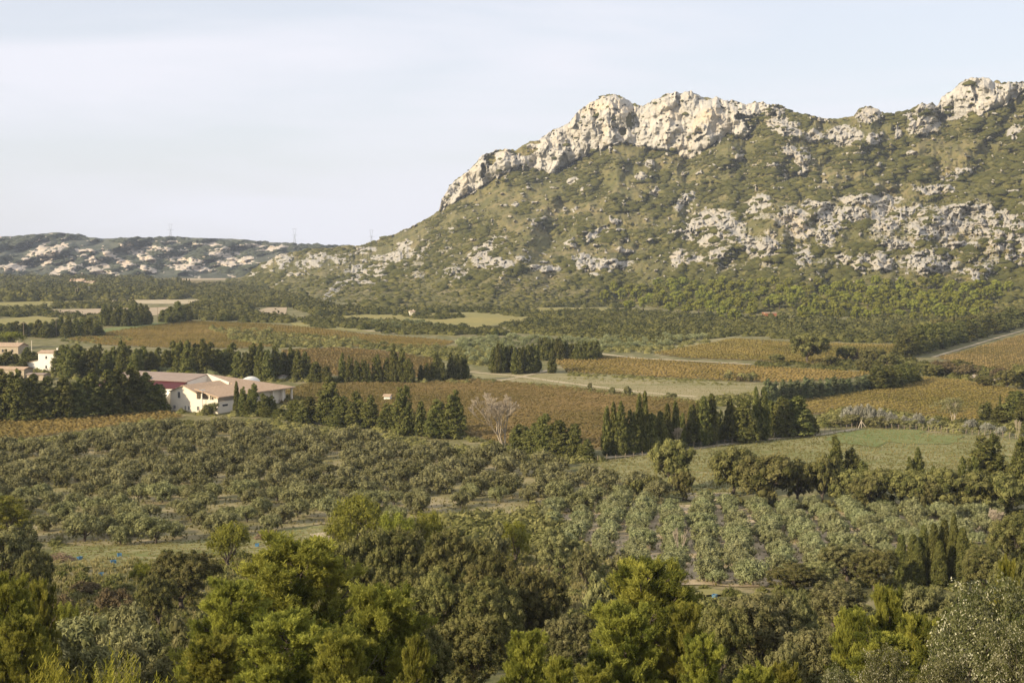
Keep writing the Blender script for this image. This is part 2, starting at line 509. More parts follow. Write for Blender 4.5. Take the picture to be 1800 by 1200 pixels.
VINES = {   # photograph outlines of the vineyards
 'a': [(120, 596), (230, 578), (330, 565), (450, 569), (560, 578), (640, 588), (720, 594), (800, 601), (770, 612), (640, 610), (540, 604), (430, 612), (300, 612), (180, 606)],
 'b': [(495, 617), (600, 612), (690, 620), (775, 634), (740, 664), (600, 662), (500, 648)],
 'c': [(470, 700), (540, 676), (700, 674), (835, 669), (1000, 682), (1140, 699), (1225, 708), (1215, 745), (1180, 770), (1060, 790), (930, 790), (830, 768), (700, 750), (560, 735)],
 'd': [(975, 634), (1050, 627), (1200, 637), (1380, 648), (1535, 656), (1490, 666), (1370, 673), (1200, 666), (1000, 655)],
 'e': [(1405, 706), (1520, 690), (1612, 663), (1700, 671), (1810, 690), (1840, 745), (1700, 741), (1640, 738), (1540, 722), (1420, 730)],
 'f': [(1650, 630), (1810, 586), (1950, 570), (1950, 665), (1760, 652), (1690, 640)],
 'g': [(1150, 622), (1290, 596), (1390, 603), (1580, 608), (1580, 622), (1430, 640), (1330, 634), (1210, 630)],
 'h': [(-60, 742), (100, 735), (290, 725), (330, 733), (230, 745), (110, 762), (-60, 782)],
}
sheet("vineyard_ground", VINES['a'], M['vine_soil'], 0.12)
for k in 'bcdefgh': sheet("vineyard_ground", VINES[k], M['vine_soil'], 0.12)
MEADOW = [(1045, 812), (1220, 788), (1440, 764), (1530, 751), (1700, 766), (1830, 778), (1850, 840), (1600, 850), (1420, 850), (1260, 880), (1130, 870), (1070, 835)]
sheet("meadow", MEADOW, M['meadow'], 0.12)
sheet("lush_meadow_patch", [(1450, 768), (1520, 756), (1600, 758), (1700, 769), (1690, 781), (1560, 784), (1470, 780)], M['green_meadow'], 0.24, wob=5.0)
sheet("fallow_field", [(828, 657), (940, 655), (1080, 658), (1330, 676), (1420, 680), (1300, 706), (1230, 706), (1140, 697), (1000, 680), (835, 667)], M['fallow'], 0.12)
sheet("fallow_field", [(1165, 612), (1290, 590), (1300, 596), (1150, 626)], M['fallow'], 0.14)
sheet("yellow_field", [(600, 550), (720, 551), (850, 546), (900, 541), (1090, 541), (1040, 552), (960, 560), (900, 568), (830, 577), (700, 566), (600, 560)], M['yellow_grass'], 0.12, 12)
sheet("yellow_field", [(500, 562), (600, 564), (720, 580), (810, 592), (640, 584), (520, 574)], M['yellow_grass'], 0.13, 12)
sheet("tan_field", [(80, 545), (200, 542), (300, 540), (330, 548), (240, 558), (100, 553)], M['tan'], 0.12, 14)
sheet("tan_field", [(265, 484), (370, 481), (430, 486), (400, 492), (300, 493)], M['tan'], 0.3, 60)
sheet("tan_field", [(445, 548), (470, 541), (505, 540), (500, 557), (450, 557)], M['tan'], 0.12, 14)
sheet("tan_field", [(240, 520), (300, 527), (350, 527), (345, 534), (250, 534), (180, 530)], M['track'], 0.12, 20)
sheet("olive_coloured_field", [(-60, 535), (90, 528), (200, 528), (190, 533), (60, 540), (-60, 544)], M['yellow_grass'], 0.12, 20)
sheet("olive_coloured_field", [(-60, 566), (60, 556), (120, 560), (60, 572), (-60, 578)], M['yellow_grass'], 0.14, 14)
sheet("grass_field", [(190, 577), (280, 566), (330, 564), (260, 575), (130, 596), (100, 594)], M['green_meadow'], 0.14, 14)
sheet("vineyard_ground", [(200, 500), (330, 493), (430, 497), (400, 508), (260, 510)], M['vine_soil'], 0.2, 40)
GROVE_L = [(-160, 795), (100, 786), (200, 768), (300, 758), (500, 762), (560, 768), (700, 788), (850, 806), (960, 822), (1060, 838), (1130, 860), (1180, 885), (1010, 905), (800, 905), (640, 925), (560, 922), (400, 955), (180, 963), (60, 950), (-160, 940)]
GROVE_R = [(960, 895), (1180, 888), (1320, 888), (1500, 892), (1760, 905), (1760, 950), (1600, 975), (1420, 1030), (1200, 1030), (1050, 990), (960, 940)]
sheet("olive_grove_ground", GROVE_L, M['orchard'], 0.12)
sheet("sandy_grove_ground", GROVE_R, M['orchard_sand'], 0.13)
STRIP = [(60, 988), (110, 962), (300, 955), (430, 945), (560, 925), (640, 930), (600, 965), (420, 980), (300, 992), (220, 998), (80, 998)]
sheet("grass_strip", STRIP, M['strip'], 0.22)
sheet("gravel_patch", [(1205, 868), (1290, 868), (1285, 878), (1240, 884), (1200, 878)], M['track'], 0.26, 4)
sheet("gravel_patch", [(545, 940), (590, 935), (600, 950), (575, 962), (555, 950)], M['track'], 0.3, 4)
sheet("gravel_patch", [(1190, 1043), (1250, 1036), (1290, 1046), (1220, 1054)], M['yellow_grass'], 0.3, 4)
track([(820, 654), (900, 660), (1000, 674), (1120, 689), (1225, 698)], 3.2)
track([(870, 671), (910, 664), (950, 655), (968, 650)], 2.6, 0.2)
track([(1045, 621), (1120, 630), (1240, 636), (1320, 641)], 4.0)
track([(1640, 628), (1700, 610), (1760, 592), (1800, 581), (1880, 560)], 2.2, 0.2)
track([(930, 815), (1060, 806), (1200, 792), (1330, 775), (1440, 765), (1510, 754)], 2.4, 0.2)
track([(320, 538), (420, 530), (560, 535)], 4.0)
track([(640, 581), (700, 587)], 5.0, 0.3)
track([(1420, 606), (1500, 608), (1580, 609)], 4.0, 0.3)

# ------------------------------------------------------------------ the mountain
SKY = np.array([(380,494),(430,486),(455,466),(490,448),(520,441),(560,437),(640,430),(690,412),(720,400),(750,385),(772,370),(776,350),(790,325),(810,308),(830,292),(850,272),(862,267),(885,263),(910,262),(930,250),(950,244),(975,228),(1000,213),(1020,193),(1040,178),(1060,168),(1075,165),(1090,170),(1110,182),(1127,187),(1150,175),(1175,164),(1200,162),(1215,162),(1240,172),(1260,172),(1290,178),(1310,186),(1325,180),(1345,182),(1370,186),(1385,190),(1400,198),(1430,204),(1455,208),(1475,208),(1500,204),(1508,193),(1525,187),(1545,192),(1556,199),(1600,194),(1615,185),(1630,181),(1648,184),(1655,172),(1670,160),(1690,142),(1710,137),(1735,138),(1760,146),(1780,143),(1800,144),(1850,150),(2000,175),(2400,190)], float)
FOOT = np.array([(380,496),(430,500),(500,530),(560,543),(700,547),(900,545),(1100,532),(1200,545),(1400,556),(1600,560),(1800,560),(2400,550)], float)
CB = np.array([(773,371),(800,352),(850,328),(890,300),(925,290),(965,303),(1000,290),(1035,268),(1060,262),(1085,250),(1120,255),(1150,262),(1190,268),(1205,279),(1230,268),(1255,255),(1280,236),(1310,243),(1325,225),(1340,200),(1352,186),(1640,186),(1655,200),(1690,200),(1730,200),(1760,188),(1790,168),(1800,160),(1850,165),(2000,190),(2400,200)], float)
CREST = np.array([(380,2250),(560,2100),(800,1980),(1100,1920),(1400,1800),(1800,1650),(2400,1500)], float)
BLOBS = [(707,430,12,5,0),(743,440,20,8,20),(793,407,9,5,0),(847,447,24,16,30),(873,423,15,8,20),(867,463,38,8,0),(800,480,34,8,0),
 (1027,460,17,16,0),(1073,463,36,9,0),(1047,482,13,4,0),(1047,413,24,7,30),(1003,430,11,6,0),(947,387,13,5,20),(1007,317,9,6,0),(1127,310,10,8,0),
 (1143,287,9,7,0),(1153,340,12,9,0),(1203,353,22,9,40),(1083,387,8,5,0),(1193,455,15,17,0),(1247,403,46,27,0),(1220,458,26,8,0),(1263,440,12,24,0),
 (500,457,13,12,30),(545,463,26,9,10),(583,515,8,15,-40),(600,500,16,5,10),(650,475,42,10,0),(680,455,32,8,0),(640,440,22,6,10),(560,450,20,5,0),
 (710,427,13,4,0),(700,448,25,10,20),(628,492,22,8,0),(470,463,12,7,30),(440,482,8,5,30),(600,455,20,8,0),(660,490,30,7,0),(520,482,15,3,0),
 (1260,398,45,28,0),(1260,445,13,20,0),(1343,437,34,17,0),(1330,358,26,14,20),(1393,383,26,19,0),(1407,407,21,12,0),(1413,450,15,19,0),
 (1453,413,18,20,0),(1460,385,22,20,0),(1493,377,32,14,0),(1560,383,30,22,0),(1483,453,12,9,0),(1510,463,15,16,0),(1547,457,24,17,0),
 (1633,460,48,19,0),(1627,402,32,19,0),(1667,393,26,24,0),(1750,393,55,24,0),(1767,427,26,13,0),(1700,367,44,9,0),(1720,477,38,9,0),
 (1643,333,34,9,0),(1530,350,55,9,0),(1410,277,14,18,0),(1410,300,8,9,0),(1387,267,14,7,0),(1380,313,6,7,0),(1360,290,10,4,0),(1300,277,7,7,0),
 (1513,270,11,4,0),(1553,290,9,4,0),(1603,270,7,4,0),(1693,300,15,5,0),(1670,313,15,6,20),(1783,233,13,13,20),(1773,337,22,3,0),(1580,430,30,8,0),
 (1380,223,30,15,-20),(1433,240,15,10,0),(1483,238,30,17,0),(1537,243,14,10,0),(1578,232,6,15,0),(1623,222,27,15,10),(1527,203,24,13,0),
 (1327,192,20,11,0),(1357,195,22,9,0),(1630,192,17,8,0),(1673,200,26,10,0),(1600,203,15,7,0),(1440,209,13,4,0),(1820,410,60,30,0),(1300,420,20,8,0),
 (1440,360,30,6,0),(1600,370,30,8,0),(1190,405,14,8,0),(1690,430,30,8,0),(1790,455,20,9,0),(960,470,25,5,0),(920,455,12,7,0),(1100,440,18,4,0)]

def itp(T, x): return np.interp(x, T[:, 0], T[:, 1])
def skyl(px):
    s = itp(SKY, px)
    rk = sstep(770, 800, px) * (1 - sstep(1395, 1430, px)) + sstep(1500, 1515, px)
    return s - (fbm(px / 9.0, px * 0, None, 61, 3) - 0.5) * (3 + 6 * np.clip(rk, 0, 1)) - (vn(px / 2.2, px * 0, None, 64) - 0.5) * 1.6

def rockmask(px, py):
    m = np.zeros(np.broadcast(px, py).shape)
    wx = px + (fbm(px / 11, py / 9, None, 71, 3) - 0.5) * 16; wy = py + (fbm(px / 11, py / 9, None, 75, 3) - 0.5) * 13
    for bx, by, rx, ry, an in BLOBS:
        c, s_ = math.cos(math.radians(an)), math.sin(math.radians(an))
        dx = wx - bx; dy = -(wy - by)
        q = ((dx * c + dy * s_) / (rx * 1.25)) ** 2 + ((-dx * s_ + dy * c) / (ry * 1.25)) ** 2
        m = np.maximum(m, np.clip(1.25 - q, 0, 1))
    n = fbm(px / 5.5, py / 4.5, None, 77, 3)
    stony = sstep(1170, 1230, px) * sstep(320, 370, py - (1500 - px) * 0.02) * sstep(500, 470, py) + sstep(640, 700, px) * sstep(860, 780, px) * sstep(415, 440, py) * sstep(505, 485, py)
    m = np.maximum(m, stony * 0.5 * sstep(0.45, 0.6, fbm(px / 26, py / 14, None, 301, 3)))
    m = m * sstep(0.30, 0.44, n + 0.12 * m - 0.10 * sstep(880, 800, px))
    # small loose outcrops over the whole slope
    m = np.maximum(m, sstep(0.70, 0.77, fbm(px / 8, py / 5, None, 79, 3)) * 0.9 * sstep(545, 480, py))
    # the crags under the skyline
    cb = itp(CB, px) + (vn(px / 5, px * 0, None, 81) - 0.5) * 9
    inside = sstep(2.5, -1.5, py - cb) * sstep(770, 776, px)
    inside = inside * np.where((px > 1352) & (px < 1645), 0, 1)
    # bushes on ledges and in gullies, left bare of rock
    for bx, by, rx, ry in ((862, 280, 10, 12), (918, 266, 26, 9), (850, 300, 5, 14), (1108, 212, 8, 18), (1095, 232, 8, 8), (1322, 214, 16, 14), (1300, 205, 10, 6), (940, 250, 12, 4)):
        inside = inside * sstep(0.6, 1.1, ((px - bx) / rx) ** 2 + ((py - by) / ry) ** 2 + (n - 0.5) * 1.5)
    sp = sstep(0.80, 0.84, fbm(px / 5.5, py / 4.5, None, 83, 2)) * sstep(0, 25, cb - py)
    top = sstep(5, 1, py - itp(SKY, px)) * sstep(0.45, 0.6, vn(px / 9, py / 9, None, 85))
    inside = inside * (1 - sp) * (1 - top * 0.9)
    return np.maximum(m, inside)

def mt_depth(px, py, rock=None):
    ft = itp(FOOT, px); cb = np.minimum(itp(CB, px), ft - 4); sk = skyl(px); cb = np.maximum(cb, sk + 2)
    dc = itp(CREST, px)
    df = (CAMZ) / np.maximum((ft - 435) / F, 0.012)
    df = np.minimum(df, dc - 60)
    hc = np.clip((cb - sk) * 0.35, 2, 30)
    q = np.clip((ft - py) / (ft - cb), 0, None)
    d1 = df + (dc - hc - df) * np.clip(q, 0, 1) ** 0.85
    e = np.clip((cb - py) / np.maximum(cb - sk, 1), 0, 1)
    d = np.where(py > cb, d1, dc - hc + hc * (0.15 * e + 0.85 * e ** 5))
    fade = sstep(0.0, 0.12, q)
    # broad gullies and ribs
    rel = (fbm(px / 60 + py / 90, py / 70, None, 91, 3) - 0.5) * 80 + (fbm(px / 17, py / 15, None, 95, 3) - 0.5) * 34
    rel = rel * np.where(py > cb, 1, 0.6)
    rk = rockmask(px, py) if rock is None else rock
    rr = (ridge(px / 9.0 + py / 40, py / 26.0, 101, 4) - 0.5) * 30 + (ridge(px / 3.6, py / 7.0, 111, 3) - 0.5) * 11
    # ledges
    wv = fbm(px / 14.0, py / 18.0, None, 107, 2) * 1.2
    wx_ = px + (fbm(px / 9, py / 9, None, 221, 2) - 0.5) * 7; wy_ = py + (fbm(px / 9, py / 9, None, 224, 2) - 0.5) * 9
    rc_ = facets(wx_ / 26, wy_ / 46, 231, 1.6) * 15 + facets(wx_ / 9, wy_ / 24, 241, 1.2) * 4.5 + facets(wx_ / 3.6, wy_ / 8, 251, 1.0) * 1.8 + (ridge(px / 15.0 + wv, py / 75.0, 201, 3) - 0.5) * 7
    rs_ = facets(wx_ / 13, wy_ / 9, 261, 1.5) * 22 + facets(wx_ / 4.5, wy_ / 4.5, 271, 1.2) * 10
    rr = rr * 0.35 + rs_
    cl_ = sstep(3, -3, py - cb) * sstep(12, 40, cb - sk)
    rr = rr + (rc_ / 0.62 - rr) * cl_
    led = (ridge(px / 60.0, py / 7.0 + px / 40.0, 121, 2) - 0.5) * 12
    cl = sstep(3, -3, py - cb) * sstep(20, 45, cb - sk)
    d = d + fade * (rel + rk * ((rr * 0.62 + led * 0.6 * (1 - 0.7 * cl)) * (1 - 0.1 * cl) - 14))
    return d

def mt_point(px, py):
    return at_depth(px, py, mt_depth(px, py))

def make_mountain():
    PX = np.concatenate([np.arange(380, 1830, 1.25), np.arange(1832, 2400, 7)])
    nr = 360
    S = np.linspace(0, 1, nr)
    px, s = np.meshgrid(PX, S)
    ft = itp(FOOT, px) + 3; sk = skyl(px)
    py = ft + (sk - ft) * s
    rock = rockmask(px, py)
    D = mt_depth(px, py, rock)
    D[0] = np.maximum(D[0] - 30, 50)
    x, y, z = at_depth(px, py, D)
    z[0] = -3
    # far side of the ridge
    nb = 10
    xs, ys, zs, rs = [x], [y], [z], [rock]
    for k in range(1, nb + 1):
        f = (k / nb) ** 1.5
        yy = y[-1] + 900 * f
        xs.append((x[-1] * (1 + 0.35 * f))[None]); ys.append(yy[None])
        zs.append((z[-1] * (1 - f) ** 1.1 - 4 * f - 3.0 * (k > 0))[None]); rs.append((rock[-1] * (k < 2))[None])
    x = np.concatenate(xs); y = np.concatenate(ys); z = np.concatenate(zs); r = np.concatenate(rs)
    n0, n1 = x.shape
    idx = np.arange(n0 * n1).reshape(n0, n1)
    Q = np.stack([idx[:-1, :-1], idx[:-1, 1:], idx[1:, 1:], idx[1:, :-1]], -1).reshape(-1, 4)
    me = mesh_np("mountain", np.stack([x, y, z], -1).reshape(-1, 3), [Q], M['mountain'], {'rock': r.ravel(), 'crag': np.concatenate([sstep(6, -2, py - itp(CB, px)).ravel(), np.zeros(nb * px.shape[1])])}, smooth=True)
    tag(link("mountain", me), kind='structure')
make_mountain()

FSKY = np.array([(-900,440),(-500,425),(-200,420),(0,415),(45,416),(70,411),(95,408),(122,411),(150,416),(180,419),(240,418),(300,417),(360,418),(420,420),(480,426),(540,430),(640,434),(800,440),(1200,470)], float)
FBL = [(62,446,34,9,35),(88,452,22,12,40),(45,432,10,4,20),(110,432,14,5,15),(100,478,20,7,30),(130,470,14,10,-20),(170,462,40,7,-25),(205,455,30,6,-30),(255,452,30,7,-30),
 (260,436,34,5,0),(290,438,14,5,0),(220,432,12,4,0),(320,440,10,5,10),(310,456,16,7,0),(340,458,14,8,0),(352,465,10,8,40),(385,443,22,6,25),(400,452,30,8,25),(330,470,40,6,-5),(420,460,30,8,10),(20,470,30,6,0),(60,425,20,3,20),
 (180,477,30,6,-10),(250,470,30,6,-20),(440,432,30,3,0),(480,436,30,4,10),(-60,440,40,8,20),(150,440,20,4,-10),(360,430,30,3,0),(300,425,30,2,0)]
FARP = []
def make_far_hills():
    PX = np.arange(-900, 1200, 2.0); nr = 120
    px, s = np.meshgrid(PX, np.linspace(0, 1, nr))
    ft = 490 + (vn(px / 80, px * 0, None, 131) - 0.5) * 4
    sk = itp(FSKY, px) - (fbm(px / 12, px * 0, None, 133, 3) - 0.5) * 2.5
    py = ft + (sk - ft) * s
    wx = px + (fbm(px / 9, py / 6, None, 135, 3) - 0.5) * 16; wy = py + (fbm(px / 9, py / 6, None, 138, 3) - 0.5) * 8
    m = np.zeros(px.shape)
    for bx, by, rx, ry, an in FBL:
        c, s_ = math.cos(math.radians(an)), math.sin(math.radians(an))
        dx = wx - bx; dy = -(wy - by)
        q = ((dx * c + dy * s_) / rx / 1.2) ** 2 + ((-dx * s_ + dy * c) / ry / 1.2) ** 2
        m = np.maximum(m, np.clip(1.2 - q, 0, 1))
    m *= sstep(0.34, 0.54, fbm(px / 5, py / 2.5, None, 141, 3) + 0.10 * m)
    m = np.maximum(m, sstep(0.70, 0.78, fbm(px / 9, py / 3, None, 143, 3)) * 0.8)
    q = s
    D = 2300 + 1000 * q ** 0.9 + sstep(0, 0.2, q) * ((fbm(px / 45 + py / 30, py / 20, None, 145, 3) - 0.5) * 560 + (fbm(px / 14, py / 7, None, 148, 3) - 0.5) * 120 - m * 40 + m * (ridge(px / 8, py / 5, 151, 3) - 0.5) * 70)
    x, y, z = at_depth(px, py, D)
    z[0] = -5; 
    xs, ys, zs, rs = [x], [y], [z], [m]
    for k in range(1, 9):
        f = k / 8.0
        xs.append((x[-1] * (1 + 0.3 * f))[None]); ys.append((y[-1] + 1500 * f)[None]); zs.append((z[-1] * (1 - f ** 1.6) - 6 * f)[None]); rs.append(m[-1:] * 0)
    x = np.concatenate(xs); y = np.concatenate(ys); z = np.concatenate(zs); r = np.concatenate(rs)
    FARP.append((x[:nr], y[:nr], z[:nr], m))
    n0, n1 = x.shape
    idx = np.arange(n0 * n1).reshape(n0, n1)
    Q = np.stack([idx[:-1, :-1], idx[:-1, 1:], idx[1:, 1:], idx[1:, :-1]], -1).reshape(-1, 4)
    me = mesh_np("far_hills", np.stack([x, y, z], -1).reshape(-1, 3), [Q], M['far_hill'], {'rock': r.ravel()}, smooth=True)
    tag(link("far_hills", me), kind='structure')
make_far_hills()

def surf(px, py):
    """point on whatever land shows at a photograph pixel"""
    px = np.atleast_1d(np.asarray(px, float)); py = np.atleast_1d(np.asarray(py, float))
    gx, gy, gz = ground(px, py)
    on = (py < itp(FOOT, px) + 1) & (px > 385)
    mx_, my, mz = mt_point(px, py)
    return np.where(on, mx_, gx), np.where(on, my, gy), np.where(on, mz, gz)

# ------------------------------------------------------------------ foliage builders
def ico():
    import bmesh
    b = bmesh.new(); bmesh.ops.create_icosphere(b, subdivisions=2, radius=1.0)
    V = np.array([v.co[:] for v in b.verts]); T = np.array([[v.index for v in f.verts] for f in b.faces]); b.free()
    b = bmesh.new(); bmesh.ops.create_icosphere(b, subdivisions=1, radius=1.0)
    V1 = np.array([v.co[:] for v in b.verts]); T1 = np.array([[v.index for v in f.verts] for f in b.faces]); b.free()
    return V, T, V1, T1
ICO2, ICT2, ICO1, ICT1 = ico()

def unit(n, r=rng):
    v = r.normal(size=(n, 3)); return v / np.linalg.norm(v, axis=1)[:, None]

def leaf_quads(P, N, l, wd, axis=None):
    n = len(P)
    N = N / (np.linalg.norm(N, axis=1)[:, None] + 1e-9)
    a = unit(n) if axis is None else axis + unit(n) * 0.25
    u = a - N * (a * N).sum(1)[:, None]; u /= np.linalg.norm(u, axis=1)[:, None] + 1e-9
    v = np.cross(N, u)
    l = np.broadcast_to(l, n)[:, None] * rng.uniform(0.7, 1.3, (n, 1)); wd = np.broadcast_to(wd, n)[:, None] * rng.uniform(0.7, 1.3, (n, 1))
    V = np.stack([P - u * l, P + v * wd - u * l * 0.1, P + u * l, P - v * wd - u * l * 0.1], 1).reshape(-1, 3)
    Q = np.arange(n * 4).reshape(n, 4)
    return V, Q

def clumps(C, R, nl, l, wd, tint, jit=0.55, axis=None, up=0.0, shell=(0.78, 1.08), lower=1.0):
    """leaves round clump centres C with radii R (n,3)"""
    n = len(C); k = n * nl
    ci = np.repeat(np.arange(n), nl)
    U = unit(k); U[:, 2] = np.where(U[:, 2] < 0, U[:, 2] * lower, U[:, 2]); 
    P = C[ci] + U * R[ci] * rng.uniform(*shell, (k, 1))
    N = U + unit(k) * jit; N[:, 2] += up
    V, Q = leaf_quads(P, N, l, wd, None if axis is None else np.broadcast_to(axis, (k, 3)) if np.ndim(axis) == 1 else axis[ci])
    t = np.clip(tint[ci] + rng.uniform(-0.22, 0.22, k), 0, 0.97)
    return V, Q, np.repeat(t, 4)

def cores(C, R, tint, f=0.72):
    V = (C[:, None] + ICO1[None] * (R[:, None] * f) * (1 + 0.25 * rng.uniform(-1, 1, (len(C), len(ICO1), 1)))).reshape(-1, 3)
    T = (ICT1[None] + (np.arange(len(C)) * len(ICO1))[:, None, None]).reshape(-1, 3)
    return V, T, np.repeat(tint * 0.6, len(ICO1))  # cores darker than the leaves: inner crown shade put into the tint

def join(parts):
    Vs, ps, ts = [], [], []; o = 0
    for V, P, t in parts:
        Vs.append(V); ps.append(P + o); ts.append(t); o += len(V)
    return np.concatenate(Vs), ps, np.concatenate(ts)

def tubes(segs, n=5):
    """segs: list of (p, q, r0, r1)"""
    a = np.array([[*s[0], *s[1], s[2], s[3]] for s in segs], float)
    p = a[:, 0:3]; q = a[:, 3:6]; d = q - p; d /= np.linalg.norm(d, axis=1)[:, None] + 1e-9
    h = np.where(np.abs(d[:, 2:3]) < 0.9, np.array([[0, 0, 1.0]]), np.array([[1.0, 0, 0]]))
    u = np.cross(d, h); u /= np.linalg.norm(u, axis=1)[:, None]; v = np.cross(d, u)
    an = np.arange(n) * 2 * math.pi / n
    ring = u[:, None] * np.cos(an)[None, :, None] + v[:, None] * np.sin(an)[None, :, None]
    A = p[:, None] + ring * a[:, 6][:, None, None]; B = q[:, None] + ring * a[:, 7][:, None, None]
    V = np.concatenate([A, B], 1).reshape(-1, 3)
    i = np.arange(n); base = np.stack([i, (i + 1) % n, (i + 1) % n + n, i + n], -1)
    Q = (base[None] + (np.arange(len(segs)) * 2 * n)[:, None, None]).reshape(-1, 4)
    return V, Q

def limb(segs, p, q, r0, r1, k=3, sag=0.1):
    p = np.array(p, float); q = np.array(q, float); L = np.linalg.norm(q - p)
    pts = [p + (q - p) * t + (unit(1)[0] * L * 0.05 + np.array([0, 0, -sag * L * 4 * t * (1 - t)])) * (0 < t < 1) for t in np.linspace(0, 1, k + 1)]
    for i in range(k):
        segs.append((pts[i], pts[i + 1], r0 + (r1 - r0) * i / k, r0 + (r1 - r0) * (i + 1) / k))
    return pts

PROTO = {}
def proto(kind, parts, wood, mat, wmat, w_, h_, wn_=5):
    V, P, T = join(parts)
    cm = mesh_np(kind + "_crown", V, P, M[mat], {'tint': T})
    tm = None
    if wood:
        tv, tq = tubes(wood, wn_); tm = mesh_np(kind + "_trunk", tv, [tq], M[wmat], smooth=True)
    PROTO.setdefault(kind, []).append((cm, tm, w_, h_, (V, P, T)))

def mk_dome(kind, seed, w_, h_, mat, nclump, cr, nl, leaf, trunk_h, flat_=0.8, wmat='bark', coref=0.7, jit=0.55, lower=1.0, pale_frac=0.0, squash=0.8, limbs=7, hollow=0.55, tintrange=(0.05, 0.85)):
    """a rounded crown made of many leafy clumps on lumpy lobes, on a forked trunk"""
    global rng
    rng = np.random.default_rng(seed)
    R = w_ / 2; ch = h_ - trunk_h
    nlobe = 9
    ang = rng.uniform(0, 6.28) + np.arange(nlobe) * 2.4
    lobes = np.stack([np.cos(ang) * R * rng.uniform(0.3, 0.62, nlobe), np.sin(ang) * R * rng.uniform(0.3, 0.62, nlobe), trunk_h + ch * rng.uniform(0.32, 0.62, nlobe)], -1)
    lobes[0] = (0, 0, trunk_h + ch * 0.6)
    lr = R * rng.uniform(0.38, 0.58, nlobe)
    lr = np.minimum(lr, R - np.hypot(lobes[:, 0], lobes[:, 1]) + cr * 0.3)
    lz = np.minimum(ch * rng.uniform(0.34, 0.46, nlobe), h_ - lobes[:, 2])
    li = rng.integers(0, nlobe, nclump)
    U = unit(nclump, rng); U[:, 2] = np.where(rng.random(nclump) < 0.72, np.abs(U[:, 2]), U[:, 2])
    C = lobes[li] + U * np.stack([lr[li], lr[li], lz[li]], -1) * rng.uniform(hollow, 1.0, (nclump, 1)) ** 0.6
    C[:, 2] = np.maximum(C[:, 2], trunk_h * 0.9 + 0.2)
    rad = cr * rng.uniform(0.65, 1.3, nclump); Rr = np.stack([rad, rad, rad * squash], -1)
    tint = rng.uniform(*tintrange, nclump)
    ax = None
    V, Q, t = clumps(C, Rr, nl, leaf[0], leaf[1], tint, jit, ax, 0.25, lower=lower)
    if pale_frac:
        ps = rng.random(len(t) // 4) < pale_frac * (0.3 + 1.4 * np.repeat(rng.random(nclump) ** 2, nl)); t = np.where(np.repeat(ps, 4), 1.0, t)
    parts = [(V, Q, t)]
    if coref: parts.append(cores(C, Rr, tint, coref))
    segs = []
    th = trunk_h + ch * 0.12
    tp = limb(segs, (0, 0, -0.4), (rng.uniform(-.1, .1) * R, rng.uniform(-.1, .1) * R, th), R * 0.085, R * 0.06, 3, 0)
    for k in range(limbs):
        g = lobes[k % nlobe]
        pts = limb(segs, tp[-1] - np.array([0, 0, th * 0.15 * rng.random()]), g, R * 0.045, R * 0.015, 4, 0.04)
        for j in range(4):
            tgt = C[rng.choice(np.where(li == k % nlobe)[0])] if (li == k % nlobe).any() else g
            limb(segs, pts[3], tgt, R * 0.014, R * 0.004, 3, 0.03)
    proto(kind, parts, segs, mat, wmat, w_, h_)

